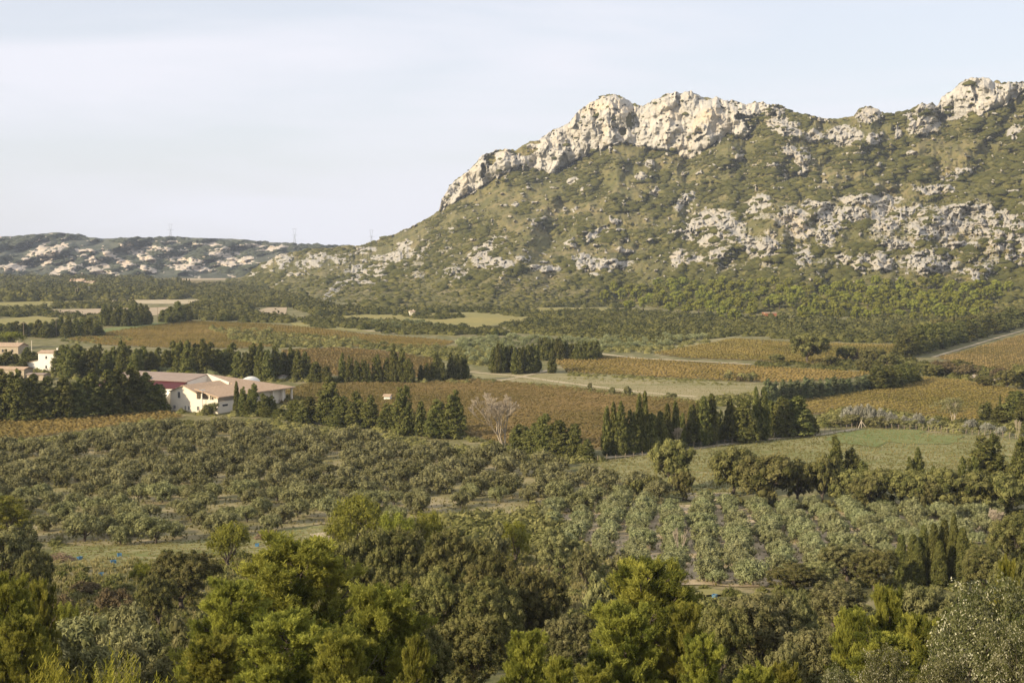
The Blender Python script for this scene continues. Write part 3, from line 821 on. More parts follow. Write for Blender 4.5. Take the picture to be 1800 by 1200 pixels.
def mk_cypress(kind, seed, w_, h_, mat, ncl, nl, leaf, style='column'):
    global rng
    rng = np.random.default_rng(seed)
    R = w_ / 2
    h = rng.uniform(0.02, 1.0, ncl) ** 0.9
    an = rng.uniform(0, 6.283, ncl)
    if style == 'column':
        prof = lambda t: R * np.clip(t * 6, 0.35, 1) * np.clip(1.02 - t, 0, 1) ** 0.42 * (0.92 - 0.2 * t)
        rr = prof(h) * (0.72 + 0.3 * vn(an * 1.5, h * 5, None, seed)) * rng.uniform(0.75, 1.0, ncl)
        C = np.stack([np.cos(an) * rr, np.sin(an) * rr, h * h_ * 0.95], -1)
        rad = R * rng.uniform(0.22, 0.38, ncl) * (1.15 - 0.75 * h)
        Rr = np.stack([rad, rad, rad * 2.6], -1)
        axis = np.array([0, 0, 1.0]); up = 0.0
    else:
        prof = lambda t: R * np.clip(t * 5 + 0.5, 0.5, 1) * np.clip(1.0 - t, 0, 1) ** 0.6 * 0.8
        ns = 5
        sa = rng.uniform(0, 6.28) + np.arange(ns) * 6.283 / ns
        so = np.stack([np.cos(sa), np.sin(sa)], -1) * R * 0.42 * rng.uniform(0.5, 1.1, (ns, 1)); so[0] *= 0.1
        sh = rng.uniform(0.6, 0.98, ns); sh[0] = 1.0; sw = rng.uniform(0.5, 0.72, ns); sw[0] = 0.72
        k = rng.integers(0, ns, ncl)
        plume = 0.5 + 0.75 * vn(an * 1.3 + k * 3 + seed, h * 8, None, seed)
        rr = R * np.clip(h * 5 + 0.5, 0.5, 1) * np.clip(1.0 - h, 0, 1) ** 0.48 * sw[k] * plume * rng.uniform(0.7, 1.05, ncl)
        C = np.stack([np.cos(an) * rr + so[k, 0], np.sin(an) * rr + so[k, 1], (h * 0.93 + 0.01) * sh[k] * h_ + rr * 0.2], -1)
        rad = R * rng.uniform(0.13, 0.27, ncl) * (1.15 - 0.6 * h)
        Rr = np.stack([rad * 1.15, rad * 1.15, rad], -1)
        out = np.stack([np.cos(an), np.sin(an), np.full(ncl, 0.6)], -1)
        axis = out; up = 0.3
    tint = np.clip(rng.uniform(0.0, 0.75, ncl) + 0.2 * vn(an * 2, h * 6, None, seed + 5), 0, 0.9)
    V, Q, t = clumps(C, Rr, nl, leaf[0], leaf[1], tint, 0.5, axis, up)
    # solid heart, tinted dark as painted shade inside the crown
    hs = np.linspace(0.03, 0.9, 9)
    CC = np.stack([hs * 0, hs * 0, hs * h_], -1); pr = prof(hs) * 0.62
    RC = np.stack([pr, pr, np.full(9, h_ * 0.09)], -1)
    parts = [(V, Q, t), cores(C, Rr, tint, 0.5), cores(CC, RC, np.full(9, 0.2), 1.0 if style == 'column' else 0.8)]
    segs = [((0, 0, -0.5), (0, 0, h_ * 0.3), R * 0.12, R * 0.08), ((0, 0, h_ * 0.3), (0, 0, h_ * 0.9), R * 0.08, R * 0.02)]
    for k2 in range(10):
        a = rng.uniform(0, 6.28); z0 = rng.uniform(0.1, 0.6) * h_
        segs.append(((0, 0, z0), (math.cos(a) * R * 0.6, math.sin(a) * R * 0.6, z0 + h_ * 0.1), R * 0.04, R * 0.015))
    proto(kind, parts, segs, mat, 'bark', w_, h_)

def mk_pine(kind, seed, w_, h_, nlimb, nshoot, nneedle, nl=0.2, nw=0.018, mat='pine'):
    """Aleppo pine: rising limbs, each ending in upright brushes of needles"""
    global rng
    rng = np.random.default_rng(seed)
    R = w_ / 2; segs = []
    lean = rng.uniform(-0.06, 0.06, 2) * h_
    top = np.array([lean[0], lean[1], h_ * 0.93])
    pts = limb(segs, (0, 0, -0.5), top, R * 0.05, R * 0.01, 7, 0)
    tipsP, tipsD, tipsC = [], [], []
    for i in range(nlimb):
        h = 0.12 + 0.86 * (i + rng.random()) / nlimb
        a = i * 2.399 + rng.uniform(-0.4, 0.4)
        prof = R * min(1.0, 0.55 + h * 1.6) * max(0.08, (1.04 - h)) ** 0.42 * (0.5 + 0.6 * vn(np.array(a), np.array(h * 4), None, seed).item()) * rng.uniform(0.7, 1.15)
        b = np.array([lean[0] * h, lean[1] * h, h * h_ * 0.93])
        e = b + np.array([math.cos(a) * prof, math.sin(a) * prof, prof * rng.uniform(0.25, 0.7) + 0.05 * h_])
        e[2] = min(e[2], h_ * 0.97)
        lp = limb(segs, b, e, R * 0.018, R * 0.006, 4, 0.10)
        for j in range(int(4 + prof * 2.0)):
            t = rng.uniform(0.3, 1.0); s0 = lp[0] + (lp[-1] - lp[0]) * t; k = min(3, int(t * 4)); s0 = lp[k] + (lp[k + 1] - lp[k]) * (t * 4 - k)
            sd_ = np.array([math.cos(a), math.sin(a), 0.55]) + unit(1)[0] * 0.9; sd_[2] = abs(sd_[2]) * 0.8 + 0.15
            L = prof * rng.uniform(0.16, 0.34) + 0.25
            s1 = s0 + sd_ / np.linalg.norm(sd_) * L
            segs.append((s0, s1, R * 0.006, R * 0.003))
            tipsP.append(s1); tipsD.append(sd_); tipsC.append(i)
    TP = np.array(tipsP); TD = np.array(tipsD)
    n = nshoot; k = rng.integers(0, len(TP), n)
    spread = R * 0.05
    SP = TP[k] + rng.normal(size=(n, 3)) * spread * np.array([1, 1, 0.7])
    SD = TD[k] / np.linalg.norm(TD[k], axis=1)[:, None] * 0.5 + np.array([0, 0, 0.85]) + unit(n) * 0.35
    SD /= np.linalg.norm(SD, axis=1)[:, None]
    ct = rng.uniform(0.0, 0.9, nlimb + 1); st = np.clip(ct[np.array(tipsC)[k]] + rng.uniform(-0.2, 0.25, n), 0, 0.95)
    # needles
    m = n * nneedle; si = np.repeat(np.arange(n), nneedle)
    along = rng.uniform(-0.5, 0.5, (m, 1)) * nl * 2.2
    rad = unit(m); rad -= SD[si] * (rad * SD[si]).sum(1)[:, None]; rad /= np.linalg.norm(rad, axis=1)[:, None] + 1e-9
    nd = SD[si] * 0.9 + rad * 0.75; nd /= np.linalg.norm(nd, axis=1)[:, None]
    B = SP[si] + SD[si] * along + rad * 0.01
    side = np.cross(nd, unit(m)); side /= np.linalg.norm(side, axis=1)[:, None] + 1e-9
    L = nl * rng.uniform(0.7, 1.2, (m, 1))
    V = np.stack([B - side * nw, B + side * nw, B + nd * L + side * nw * 0.5, B + nd * L - side * nw * 0.5], 1).reshape(-1, 3)
    T = np.repeat(np.clip(st[si] + rng.uniform(-0.15, 0.15, m), 0, 0.97), 4)
    proto(kind, [(V, np.arange(m * 4).reshape(m, 4), T)], segs, mat, 'bark', w_, h_, 4)

def mk_bare(kind, seed, h_, mat='bark_pale', depth=6, spread=0.55):
    r = random.Random(seed); segs = []
    def grow(p, d, L, rad, lv):
        k = 3; pp = p
        for i in range(k):
            d = (d + Vector((r.uniform(-1, 1), r.uniform(-1, 1), r.uniform(-0.2, 0.6))) * 0.13).normalized()
            q = pp + d * (L / k); segs.append((tuple(pp), tuple(q), rad * (1 - 0.12 * i), rad * (1 - 0.12 * (i + 1)))); pp = q
        if lv == 0: return
        for j in range(3 if lv > 1 else 4):
            dd = (d + Vector((r.uniform(-1, 1), r.uniform(-1, 1), r.uniform(-0.1, 0.7))) * spread).normalized()
            grow(pp, dd, L * r.uniform(0.6, 0.85), max(rad * 0.62, 0.03), lv - 1)
    for j in range(3):
        grow(Vector((0, 0, -0.2)), Vector((r.uniform(-.4, .4), r.uniform(-.4, .4), 1)).normalized(), h_ * 0.27, h_ * 0.018, depth - 1)
    tv, tq = tubes(segs, 4)
    tv[:, 2] *= h_ / tv[:, 2].max()
    return mesh_np(kind + "_trunk", tv, [tq], M[mat], smooth=True)

# olives
for s in range(6): mk_dome('olive_tree', 200 + s, 6.6, 4.9, 'olive', 110, 0.66, 44, (0.22, 0.075), 0.7, coref=0.5, squash=1.1, limbs=5, jit=0.7)
for s in range(3): mk_dome('young_olive', 210 + s, 4.4, 3.4, 'olive_pale', 74, 0.52, 42, (0.20, 0.065), 0.5, coref=0.5, squash=1.1, limbs=5, jit=0.7)
for s in range(2): mk_dome('small_olive', 215 + s, 6.6, 4.9, 'olive', 56, 0.85, 28, (0.30, 0.11), 0.6, coref=0.55, limbs=3, jit=0.7, squash=1.1)
# holm oaks: near, middle distance, grey, close
for s in range(3): mk_dome('holm_oak', 220 + s, 11, 9.5, 'oak', 430, 0.62, 70, (0.13, 0.06), 1.0, coref=0.6, limbs=8)
for s in range(2): mk_dome('grey_oak', 230 + s, 10, 8, 'oak_grey', 400, 0.58, 70, (0.12, 0.055), 0.6, coref=0.6, limbs=8)
for s in range(3): mk_dome('field_oak', 240 + s, 10, 8.5, 'oak', 150, 0.95, 46, (0.26, 0.11), 1.1, coref=0.7, limbs=7)
for s in range(2): mk_dome('field_shrub', 245 + s, 6, 4, 'oak_grey', 60, 0.8, 34, (0.26, 0.10), 0.2, coref=0.7, limbs=4)
for s in range(2): mk_dome('close_oak', 250 + s, 7, 6.5, 'oak_close', 420, 0.36, 60, (0.075, 0.032), 0.6, coref=0, limbs=9, jit=0.9, pale_frac=0.17, hollow=0.4)
for s in range(2): mk_dome('almond_tree', 260 + s, 7, 7.5, 'almond', 190, 0.5, 46, (0.13, 0.05), 0.8, coref=0.35, limbs=8, jit=0.8, hollow=0.3, squash=1.5)
for s in range(1): mk_dome('russet_bush', 265 + s, 5, 3.5, 'brush', 90, 0.5, 40, (0.14, 0.05), 0.2, coref=0.5, limbs=5, jit=0.8)
for s in range(1): mk_dome('silver_bush', 268 + s, 5, 4, 'silver', 70, 0.6, 30, (0.26, 0.08), 0.2, coref=0.4, limbs=5, jit=0.8, squash=1.5)
for s in range(3): mk_cypress('column_cypress', 270 + s, 2.6, 12, 'cypress', 170, 26, (0.24, 0.07))
for s in range(7): mk_cypress('bushy_cypress', 280 + s, 6.5, 12, 'cypress', 380, 26, (0.24, 0.085), 'bushy')
for s in range(2): mk_cypress('blue_cypress', 290 + s, 3.6, 7, 'cypress_blue', 130, 24, (0.24, 0.07), 'bushy')
for s in range(2): mk_cypress('near_cypress', 295 + s, 3.0, 13, 'cypress', 420, 50, (0.13, 0.045))
for s in range(4): mk_pine('pine_tree', 300 + s, 9, 13, 62, 6500, 18, 0.25, 0.028)
mk_dome('round_pine', 320, 8, 9, 'pine', 260, 0.55, 60, (0.16, 0.03), 1.0, coref=0.5, limbs=8, jit=0.9)
for s in range(3): mk_dome('slope_pine', 310 + s, 6.5, 8, 'pine_far', 60, 0.95, 26, (0.42, 0.13), 1.5, coref=0.7, limbs=5, jit=0.6)

# ------------------------------------------------------------------ placing trees
ONES = ["", "first", "second", "third", "fourth", "fifth", "sixth", "seventh", "eighth", "ninth", "tenth", "eleventh", "twelfth", "thirteenth", "fourteenth", "fifteenth", "sixteenth", "seventeenth", "eighteenth", "nineteenth"]
TENS = {2: ("twentieth", "twenty"), 3: ("thirtieth", "thirty"), 4: ("fortieth", "forty"), 5: ("fiftieth", "fifty"), 6: ("sixtieth", "sixty"), 7: ("seventieth", "seventy"), 8: ("eightieth", "eighty"), 9: ("ninetieth", "ninety")}
def ordw(n):
    if n < 20: return ONES[n]
    t, o = divmod(n, 10)
    return TENS[t][0] if o == 0 else TENS[t][1] + "-" + ONES[o]

CAT = {'olive_tree': 'olive tree', 'young_olive': 'olive tree', 'small_olive': 'olive tree', 'holm_oak': 'oak tree', 'grey_oak': 'oak tree', 'field_oak': 'oak tree',
       'field_shrub': 'shrub', 'close_oak': 'oak tree', 'almond_tree': 'tree', 'russet_bush': 'shrub', 'silver_bush': 'shrub', 'column_cypress': 'cypress', 'bushy_cypress': 'cypress',
       'blue_cypress': 'cypress', 'near_cypress': 'cypress', 'pine_tree': 'pine tree', 'slope_pine': 'pine tree', 'round_pine': 'pine tree'}
NAME = {'young_olive': 'olive_tree', 'small_olive': 'olive_tree', 'grey_oak': 'holm_oak', 'field_oak': 'holm_oak', 'close_oak': 'holm_oak', 'field_shrub': 'shrub', 'russet_bush': 'shrub',
        'silver_bush': 'shrub', 'column_cypress': 'cypress_tree', 'bushy_cypress': 'cypress_tree', 'blue_cypress': 'cypress_tree', 'near_cypress': 'cypress_tree', 'slope_pine': 'pine_tree', 'round_pine': 'pine_tree'}
R_ = random.Random(11)
def plant(kind, x, y, z, w_=None, h_=None, label="", group=None, trunk=True):
    P = R_.choice(PROTO[kind]); cm, tm, pw, ph, _ = P
    w_ = w_ or pw * R_.uniform(0.85, 1.15); h_ = h_ or ph * w_ / pw
    root = empty(NAME.get(kind, kind), (x, y, z), R_.uniform(0, 6.28), (w_ / pw, w_ / pw, h_ / ph))
    tag(root, label, CAT[kind], group)
    link("crown", cm, root)
    if tm and trunk: link("trunk", tm, root)
    return root

def row(kind, items, desc, group, w_k=1.0, tail="{o} from left"):
    """items: (px, top_py, base_py, width_px[, kind]) standing on the land seen at base_py"""
    items = sorted(items, key=lambda i: i[0])
    n = len(items)
    for k, it in enumerate(items):
        px, top, base, wp = it[:4]; kd = it[4] if len(it) > 4 else kind
        x, y, z = (float(a[0]) for a in surf(px, base))
        wz = wp / F * y * w_k * (1.35 if kd == 'bushy_cypress' else 1.3 if kd == 'column_cypress' else 1.0); hz = (base - top) / F * y * (R_.uniform(0.94, 1.16) if kd == 'bushy_cypress' else R_.uniform(1.0, 1.1) if 'cypress' in kd else 1.02)
        lab = desc + (", " + tail.format(o=ordw(k + 1)) if n > 1 else "")
        plant(kd, x, y, z - 0.1, wz, hz, lab, group)

def near(kind, px, top, wp, d, label, group=None, hmax=None):
    """a hillside tree whose top shows at (px, top), standing at distance d"""
    x, y, zt = (float(a) for a in at_depth(px, top, d))
    zg = float(H(x, y)); h = zt - zg
    plant(kind, x, y, zg - 0.1, wp / F * d, max(h, 1.5), label, group)

# windbreak left of the farmhouse
row('bushy_cypress', [(-22, 655, 742, 44), (4, 652, 741, 42), (32, 648, 741, 40), (60, 655, 740, 44), (86, 652, 738, 42), (112, 662, 737, 44), (138, 664, 735, 40), (163, 655, 733, 42), (190, 650, 731, 40), (210, 632, 729, 38), (232, 645, 727, 42), (258, 652, 725, 44), (276, 670, 724, 36)],
    "dark bushy cypress in the dense windbreak left of the farmhouse", "windbreak left of the farmhouse")
row('bushy_cypress', [(428, 680, 729, 18), (446, 676, 730, 22), (462, 692, 731, 22), (436, 700, 731, 16), (478, 690, 730, 20)], "young conifer planted before the farmhouse terrace", "young conifers before the terrace")
row('column_cypress', [(416, 668, 728, 12)], "slim upright cypress against the shaded front wall of the farmhouse", None)
row('olive_tree', [(372, 708, 729, 30)], "small olive tree against the farmhouse corner wall", None)
# band behind the farmhouse
it = []
for k, px in enumerate(np.arange(110, 412, 13)):
    it.append((px, 600 + R_.uniform(-6, 14) + (8 if px < 160 else 0), 662 + R_.uniform(-6, 3), R_.uniform(22, 34)))
row('bushy_cypress', it, "conifer in the tall dark belt behind the farmhouse roofs", "belt behind the farmhouse")
it = [(118, 610, 660, 32), (140, 604, 662, 34)]
row('bushy_cypress', it, "broad dark cypress crowding the white two-storey house", "cypresses by the white house")
it = [(px, 612 + R_.uniform(-7, 9), 667 + R_.uniform(-3, 3), R_.uniform(18, 26)) for px in np.arange(420, 545, 13)]
row('bushy_cypress', it, "conifer in the belt between the farmhouse and the red field", "belt right of the farmhouse")
for k, (px, top, base, wp) in enumerate([(270, 655, 664, 18), (235, 650, 660, 26), (300, 655, 666, 16), (330, 656, 668, 14)]):
    row('almond_tree', [(px, top - 6, base + 2, wp)], ["small yellow-green tree behind the maroon barn roof", "pale leafy bush before the conifer belt, left of the barn ridge", "bright round bush over the barn ridge", "small bush beside the tiled roof peak"][k], None)
# clusters at the field edge, middle
row('bushy_cypress', [(602, 622, 672, 15), (614, 620, 674, 15), (626, 634, 674, 16), (638, 632, 674, 15), (647, 640, 674, 13), (664, 622, 673, 20), (680, 624, 673, 18), (692, 610, 674, 20), (706, 615, 674, 20), (719, 628, 675, 19),
                      (740, 640, 672, 13, 'column_cypress'), (750, 640, 673, 16), (766, 616, 672, 20), (775, 626, 672, 16), (792, 621, 670, 15, 'column_cypress'), (803, 621, 670, 15, 'column_cypress'), (816, 626, 668, 22), (555, 630, 672, 26), (575, 640, 673, 22), (520, 640, 668, 20)],
    "cypress in the broken row behind the brown vineyard", "cypress row beyond the brown vineyard")
# hedge by the track crossing
row('column_cypress', [(px, 606 + R_.uniform(-3, 6) - (px - 865) * 0.03, 656 + R_.uniform(-2, 2), R_.uniform(14, 19)) for px in np.arange(868, 944, 7.5)],
    "slim cypress in the tight hedge left of the track crossing", "hedge at the track crossing")
row('column_cypress', [(970, 614, 656, 16)], "lone cypress standing right of the track crossing", None)
row('bushy_cypress', [(px, 596 + R_.uniform(-5, 6), 632 + R_.uniform(-3, 2), R_.uniform(16, 24)) for px in np.arange(950, 1060, 11)],
    "dark cypress in the short row behind the track crossing", "row behind the track crossing")
# trees along the near edge of the brown vineyard
row('bushy_cypress', [(520, 700, 742, 34), (545, 690, 744, 30), (578, 668, 746, 44), (605, 690, 748, 34), (626, 680, 750, 36), (652, 695, 752, 34), (680, 705, 756, 34), (713, 672, 764, 38), (740, 702, 766, 24, 'column_cypress'), (768, 695, 770, 44), (800, 688, 770, 40), (492, 715, 735, 26), (470, 712, 732, 24), (532, 712, 746, 28), (590, 712, 750, 26)],
    "conifer in the row between the olive grove and brown vineyard", "conifers along the olive grove")
# main row towards the right
row('bushy_cypress', [(912, 745, 800, 44), (940, 735, 802, 46), (958, 728, 805, 40), (982, 742, 806, 44), (1012, 742, 808, 30), (1032, 768, 810, 34), (1066, 716, 800, 18, 'column_cypress'), (1078, 705, 800, 18, 'column_cypress'), (1092, 708, 801, 26), (1108, 712, 799, 26, 'bushy_cypress'),
                      (1123, 690, 797, 17, 'column_cypress'), (1133, 692, 797, 17, 'column_cypress'), (1146, 716, 795, 24), (1160, 722, 793, 24), (1172, 708, 790, 20, 'column_cypress'), (1187, 704, 788, 19, 'column_cypress'), (1216, 712, 784, 24, 'column_cypress'),
                      (1236, 684, 784, 26), (1250, 690, 782, 24, 'column_cypress'), (1282, 697, 779, 24, 'column_cypress'), (1308, 690, 778, 40), (1328, 684, 775, 18, 'column_cypress'), (1342, 680, 774, 24, 'column_cypress'), (1372, 702, 768, 40), (1402, 696, 766, 52), (1420, 720, 764, 30)],
    "cypress in the long row above the sheep fence", "cypress row above the fence")
row('bushy_cypress', [(1085, 722, 796, 22), (1150, 724, 790, 20), (1200, 726, 784, 18), (1225, 706, 780, 18), (1266, 712, 777, 20), (1295, 708, 774, 18), (1355, 700, 768, 20), (1388, 705, 763, 24), (925, 752, 798, 24), (970, 748, 802, 30), (1000, 752, 803, 26)],
    "darker conifer filling a gap behind the row above the fence", "second rank above the fence")
row('blue_cypress', [(1350 + k * 13, 667 - k * 0.6 + R_.uniform(-3, 3), 714 - k * 2.1, 30) for k in range(15)],
    "grey-green cypress in the low hedge beside the orange vineyard", "pale cypress hedge by the orange vineyard")
row('bushy_cypress', [(1538, 645, 686, 36), (1558, 640, 684, 34), (1576, 642, 680, 30), (1592, 638, 676, 30), (1606, 645, 672, 26)],
    "dark conifer at the upper end of the pale cypress hedge", "conifers ending the pale hedge")
it = []
for k in range(15):
    f = k / 14.0; it.append((1588 + 192 * f, 578 - 36 * f + R_.uniform(-6, 6), 628 - 52 * f, R_.uniform(26, 38)))
row('bushy_cypress', it, "dark tree in the wood edging the diagonal track", "wood along the diagonal track")
row('field_oak', [(1600 + 190 * k / 7.0, 570 - 30 * k / 7.0, 612 - 46 * k / 7.0, 44) for k in range(8)], "oak in the back rank of the wood by the diagonal track", "oaks behind the diagonal track")
row('field_oak', [(1420, 588, 638, 72)], "large round oak alone before the upper orange field", None)
row('field_oak', [(1488, 608, 636, 34), (1535, 612, 640, 44), (1560, 622, 645, 30), (1365, 622, 640, 30), (1520, 630, 655, 30), (1570, 640, 660, 30), (1640, 640, 662, 40), (1460, 625, 645, 30)], "bush in the thicket right of the large round oak", "thicket by the round oak", 1.1)
row('russet_bush', [(1500, 612, 634, 34), (1655, 632, 660, 50), (1700, 638, 665, 44), (1758, 645, 668, 40), (1300, 660, 670, 16)], "reddish-brown shrub at the edge of the upper right fields", "russet shrubs upper right")
row('field_oak', [(1680, 632, 658, 56), (1770, 650, 684, 44), (1800, 640, 680, 60), (1730, 660, 680, 40), (1600, 655, 668, 24)], "green oak bush between the two right-hand vineyards", "oaks between the right vineyards")
row('bushy_cypress', [(1788, 680, 742, 52), (1735, 702, 740, 26), (1758, 712, 742, 30), (1805, 690, 748, 40)], "conifer beyond the sheep fence at the far right", "conifers beyond the fence")
row('column_cypress', [(1757, 692, 738, 7)], "thin pencil cypress between two dark conifers right of the white-trunked tree", None)
# oaks bordering the two groves
row('field_oak', [(1178, 772, 862, 82)], "dark oak standing alone in the meadow above the groves", None)
row('field_oak', [(1200, 828, 880, 40), (1150, 835, 876, 36), (1120, 842, 874, 30)], "low tree at the foot of the lone meadow oak", "low trees under the lone oak")
row('field_oak', [(1286, 788, 872, 90), (1345, 800, 890, 110), (1402, 808, 888, 74), (1448, 800, 890, 60), (1492, 826, 892, 74), (1545, 824, 896, 84), (1602, 826, 900, 84), (1655, 822, 902, 90), (1712, 828, 904, 90), (1768, 832, 908, 90), (1830, 830, 908, 90), (1520, 838, 900, 60), (1630, 845, 904, 60)],
    "oak in the dense dark hedge between meadow and young olives", "oak hedge above the young olives")
row('bushy_cypress', [(1467, 768, 870, 34), (1497, 792, 868, 34), (1515, 812, 872, 26), (1613, 782, 865, 26), (1598, 798, 866, 20), (1742, 760, 862, 64), (1793, 755, 870, 40), (1710, 800, 866, 22), (1690, 805, 868, 20), (1640, 812, 868, 18)],
    "young conifer rising behind the dark oak hedge", "conifers behind the oak hedge")
row('near_cypress', [(1583, 940, 1022, 24), (1604, 935, 1028, 26), (1622, 922, 1026, 24), (1640, 915, 1030, 26), (1658, 912, 1028, 26), (1674, 906, 1030, 22), (1690, 925, 1032, 28), (1650, 945, 1034, 26), (1612, 955, 1032, 26)],
    "cypress in the tight clump below the young olive grove", "cypress clump below the young olives", 1.45)

# pine wood on the lower slope
for r in range(6):
    base = 512 + r * 10.5
    it = []
    x0, x1 = [(1130, 1720), (1060, 1760), (1040, 1740), (1080, 1720), (1150, 1720), (1240, 1700)][r]
    px = x0
    while px < x1:
        px += R_.uniform(17, 30)
        b = base + R_.uniform(-4, 4)
        if 1335 < px < 1395 and r >= 4: continue
        it.append((px, b - R_.uniform(19, 28), b, R_.uniform(17, 25)))
    row('slope_pine', it, "light green pine in the %s rank of the slope wood" % ordw(r + 1), "pine wood at the mountain foot", 1.0)

# trees in the left distance
row('bushy_cypress', [(px, 556 + R_.uniform(-4, 8) + max(0, (120 - px)) * 0.08, 590 + R_.uniform(-3, 4) - max(0, px - 150) * 0.08, R_.uniform(18, 26)) for px in np.arange(-10, 175, 13)],
    "dark conifer in the long windbreak before the tan field", "windbreak before the tan field")
row('bushy_cypress', [(px, 534 + R_.uniform(-5, 5), 572 + R_.uniform(-2, 2), R_.uniform(16, 22)) for px in np.arange(185, 262, 9)],
    "tall dark cypress in the group left of the nearest wooden pole", "tall group left of the wooden pole")
row('bushy_cypress', [(287, 542, 566, 20), (300, 536, 567, 22), (314, 532, 567, 24), (328, 536, 565, 22), (306, 545, 569, 20)],
    "dark cypress in the isolated clump right of the nearest wooden pole", "clump right of the wooden pole")
row('column_cypress', [(294, 492, 508, 4), (312, 486, 504, 4), (318, 490, 505, 4), (328, 489, 504, 4), (333, 490, 504, 4)], "tiny pencil cypress on the low rise under the far hills", "pencil cypresses under the far hills")
row('almond_tree', [(16, 582, 612, 60), (-12, 586, 615, 50)], "bright yellow-green tree above the leftmost stone house", "bright trees by the stone house")
row('bushy_cypress', [(12, 612, 650, 24), (28, 618, 650, 20), (48, 608, 640, 24), (60, 615, 640, 22), (-5, 620, 652, 24), (38, 628, 652, 20), (78, 612, 634, 18)],
    "dark cypress between the stone house and the white house", "cypresses between the two left houses")
row('field_shrub', [(22, 640, 652, 30), (40, 642, 652, 24)], "grey bush left of the white house", "bushes left of the white house")

# olives
olives = []
def grove(P, ang, sx, sy, kind, where, jx=0.15, skip=0.03):
    W = world_poly(P, 20, 0)
    c, s = math.cos(ang), math.sin(ang)
    uv = np.stack([W[:, 0] * c + W[:, 1] * s, -W[:, 0] * s + W[:, 1] * c], -1)
    lo = uv.min(0); hi = uv.max(0)
    for j in range(int((hi[1] - lo[1]) / sy) + 1):
        for i in range(int((hi[0] - lo[0]) / sx) + 1):
            if R_.random() < skip: continue
            u = lo[0] + (i + 0.5 + R_.uniform(-jx, jx)) * sx; v = lo[1] + (j + 0.5 + R_.uniform(-jx, jx)) * sy
            x = u * c - v * s; y = u * s + v * c
            if not in_poly(np.array(x), np.array(y), W): continue
            z = float(H(x, y)); px, py = topix(x, y, z + 2)
            if px < -70 or px > 1850: continue
            olives.append(dict(x=x, y=y, z=z, kind=kind, i=i, j=j, where=where, px=px))
grove(GROVE_L, math.radians(-12), 6.1, 8.3, 'olive_tree', 'L', 0.2, 0.08)
grove(GROVE_R, math.radians(-7), 5.3, 3.9, 'young_olive', 'R', 0.2, 0.02)
olives.sort(key=lambda o: o['y'])
n_big = 300
for kk, ky in (('L', 'j'), ('R', 'i')):
    sub = [o for o in olives[:n_big] if o['where'] == kk]
    rows_ = sorted({o[ky] for o in sub})
    for rr, key in enumerate(rows_):
        g = sorted([o for o in sub if o[ky] == key], key=lambda o: o['px'] if kk == 'L' else o['y'])
        for q, o in enumerate(g):
            if kk == 'L':
                lab = "grey-green olive, %s from left in the %s row of the large grove" % (ordw(q + 1), ordw(rr + 1))
            else:
                lab = "pale young olive, %s from the front in the %s sandy row from left" % (ordw(q + 1), ordw(rr + 1))
            wd = {'olive_tree': 5.2, 'young_olive': 3.8}[o['kind']] * R_.uniform(0.72, 1.22)
            plant(o['kind'], o['x'], o['y'], o['z'] - 0.1, wd, wd * R_.uniform(0.64, 0.78), lab, "olive trees of the large grove" if kk == 'L' else "young olives on sandy ground")

def merged(name, places, mat, kinds=None, geo=None, smooth=False, kind='stuff', label=None, cat=None, group=None):
    """many small plants in one mesh; places: (x, y, z, sx, sy, sz, rot, tint)"""
    pl = np.array(places, float)
    Vs, Ps, Ts = [], {}, []
    off = 0
    which = R_.choices(range(len(geo)), k=len(pl)); which = np.array(which)
    for g, (V, polys, T) in enumerate(geo):
        p = pl[which == g]
        if not len(p): continue
        c = np.cos(p[:, 6])[:, None]; s = np.sin(p[:, 6])[:, None]
        X = V[None, :, 0] * p[:, 3:4]; Y = V[None, :, 1] * p[:, 4:5]; Z = V[None, :, 2] * p[:, 5:6]
        W = np.stack([X * c - Y * s + p[:, 0:1], X * s + Y * c + p[:, 1:2], Z + p[:, 2:3]], -1).reshape(-1, 3)
        Vs.append(W); Ts.append(np.clip(T[None] + p[:, 7:8], 0, 0.97).ravel())
        for f in polys:
            ff = (f[None] + (np.arange(len(p)) * len(V))[:, None, None]).reshape(-1, f.shape[1]) + off
            Ps.setdefault(f.shape[1], []).append(ff)
        off += len(W)
    me = mesh_np(name, np.concatenate(Vs), [np.concatenate(v) for v in Ps.values()], M[mat], {'tint': np.concatenate(Ts)}, smooth=smooth)
    o = link(name, me)
    return tag(o, label, cat, group, kind)

ol_geo = [p[4] for p in PROTO['small_olive']]
pts = [(o['x'], o['y'], o['z'], *(lambda k: (k, k, k * 0.92))(R_.uniform(0.66, 0.98)), R_.uniform(0, 6.28), R_.uniform(-0.15, 0.15)) for o in olives[n_big:]]
merged("olive_trees", pts, 'olive', geo=ol_geo, label="rest of the large olive grove further back towards the farmhouse", cat="olive trees", group="olive trees of the large grove")

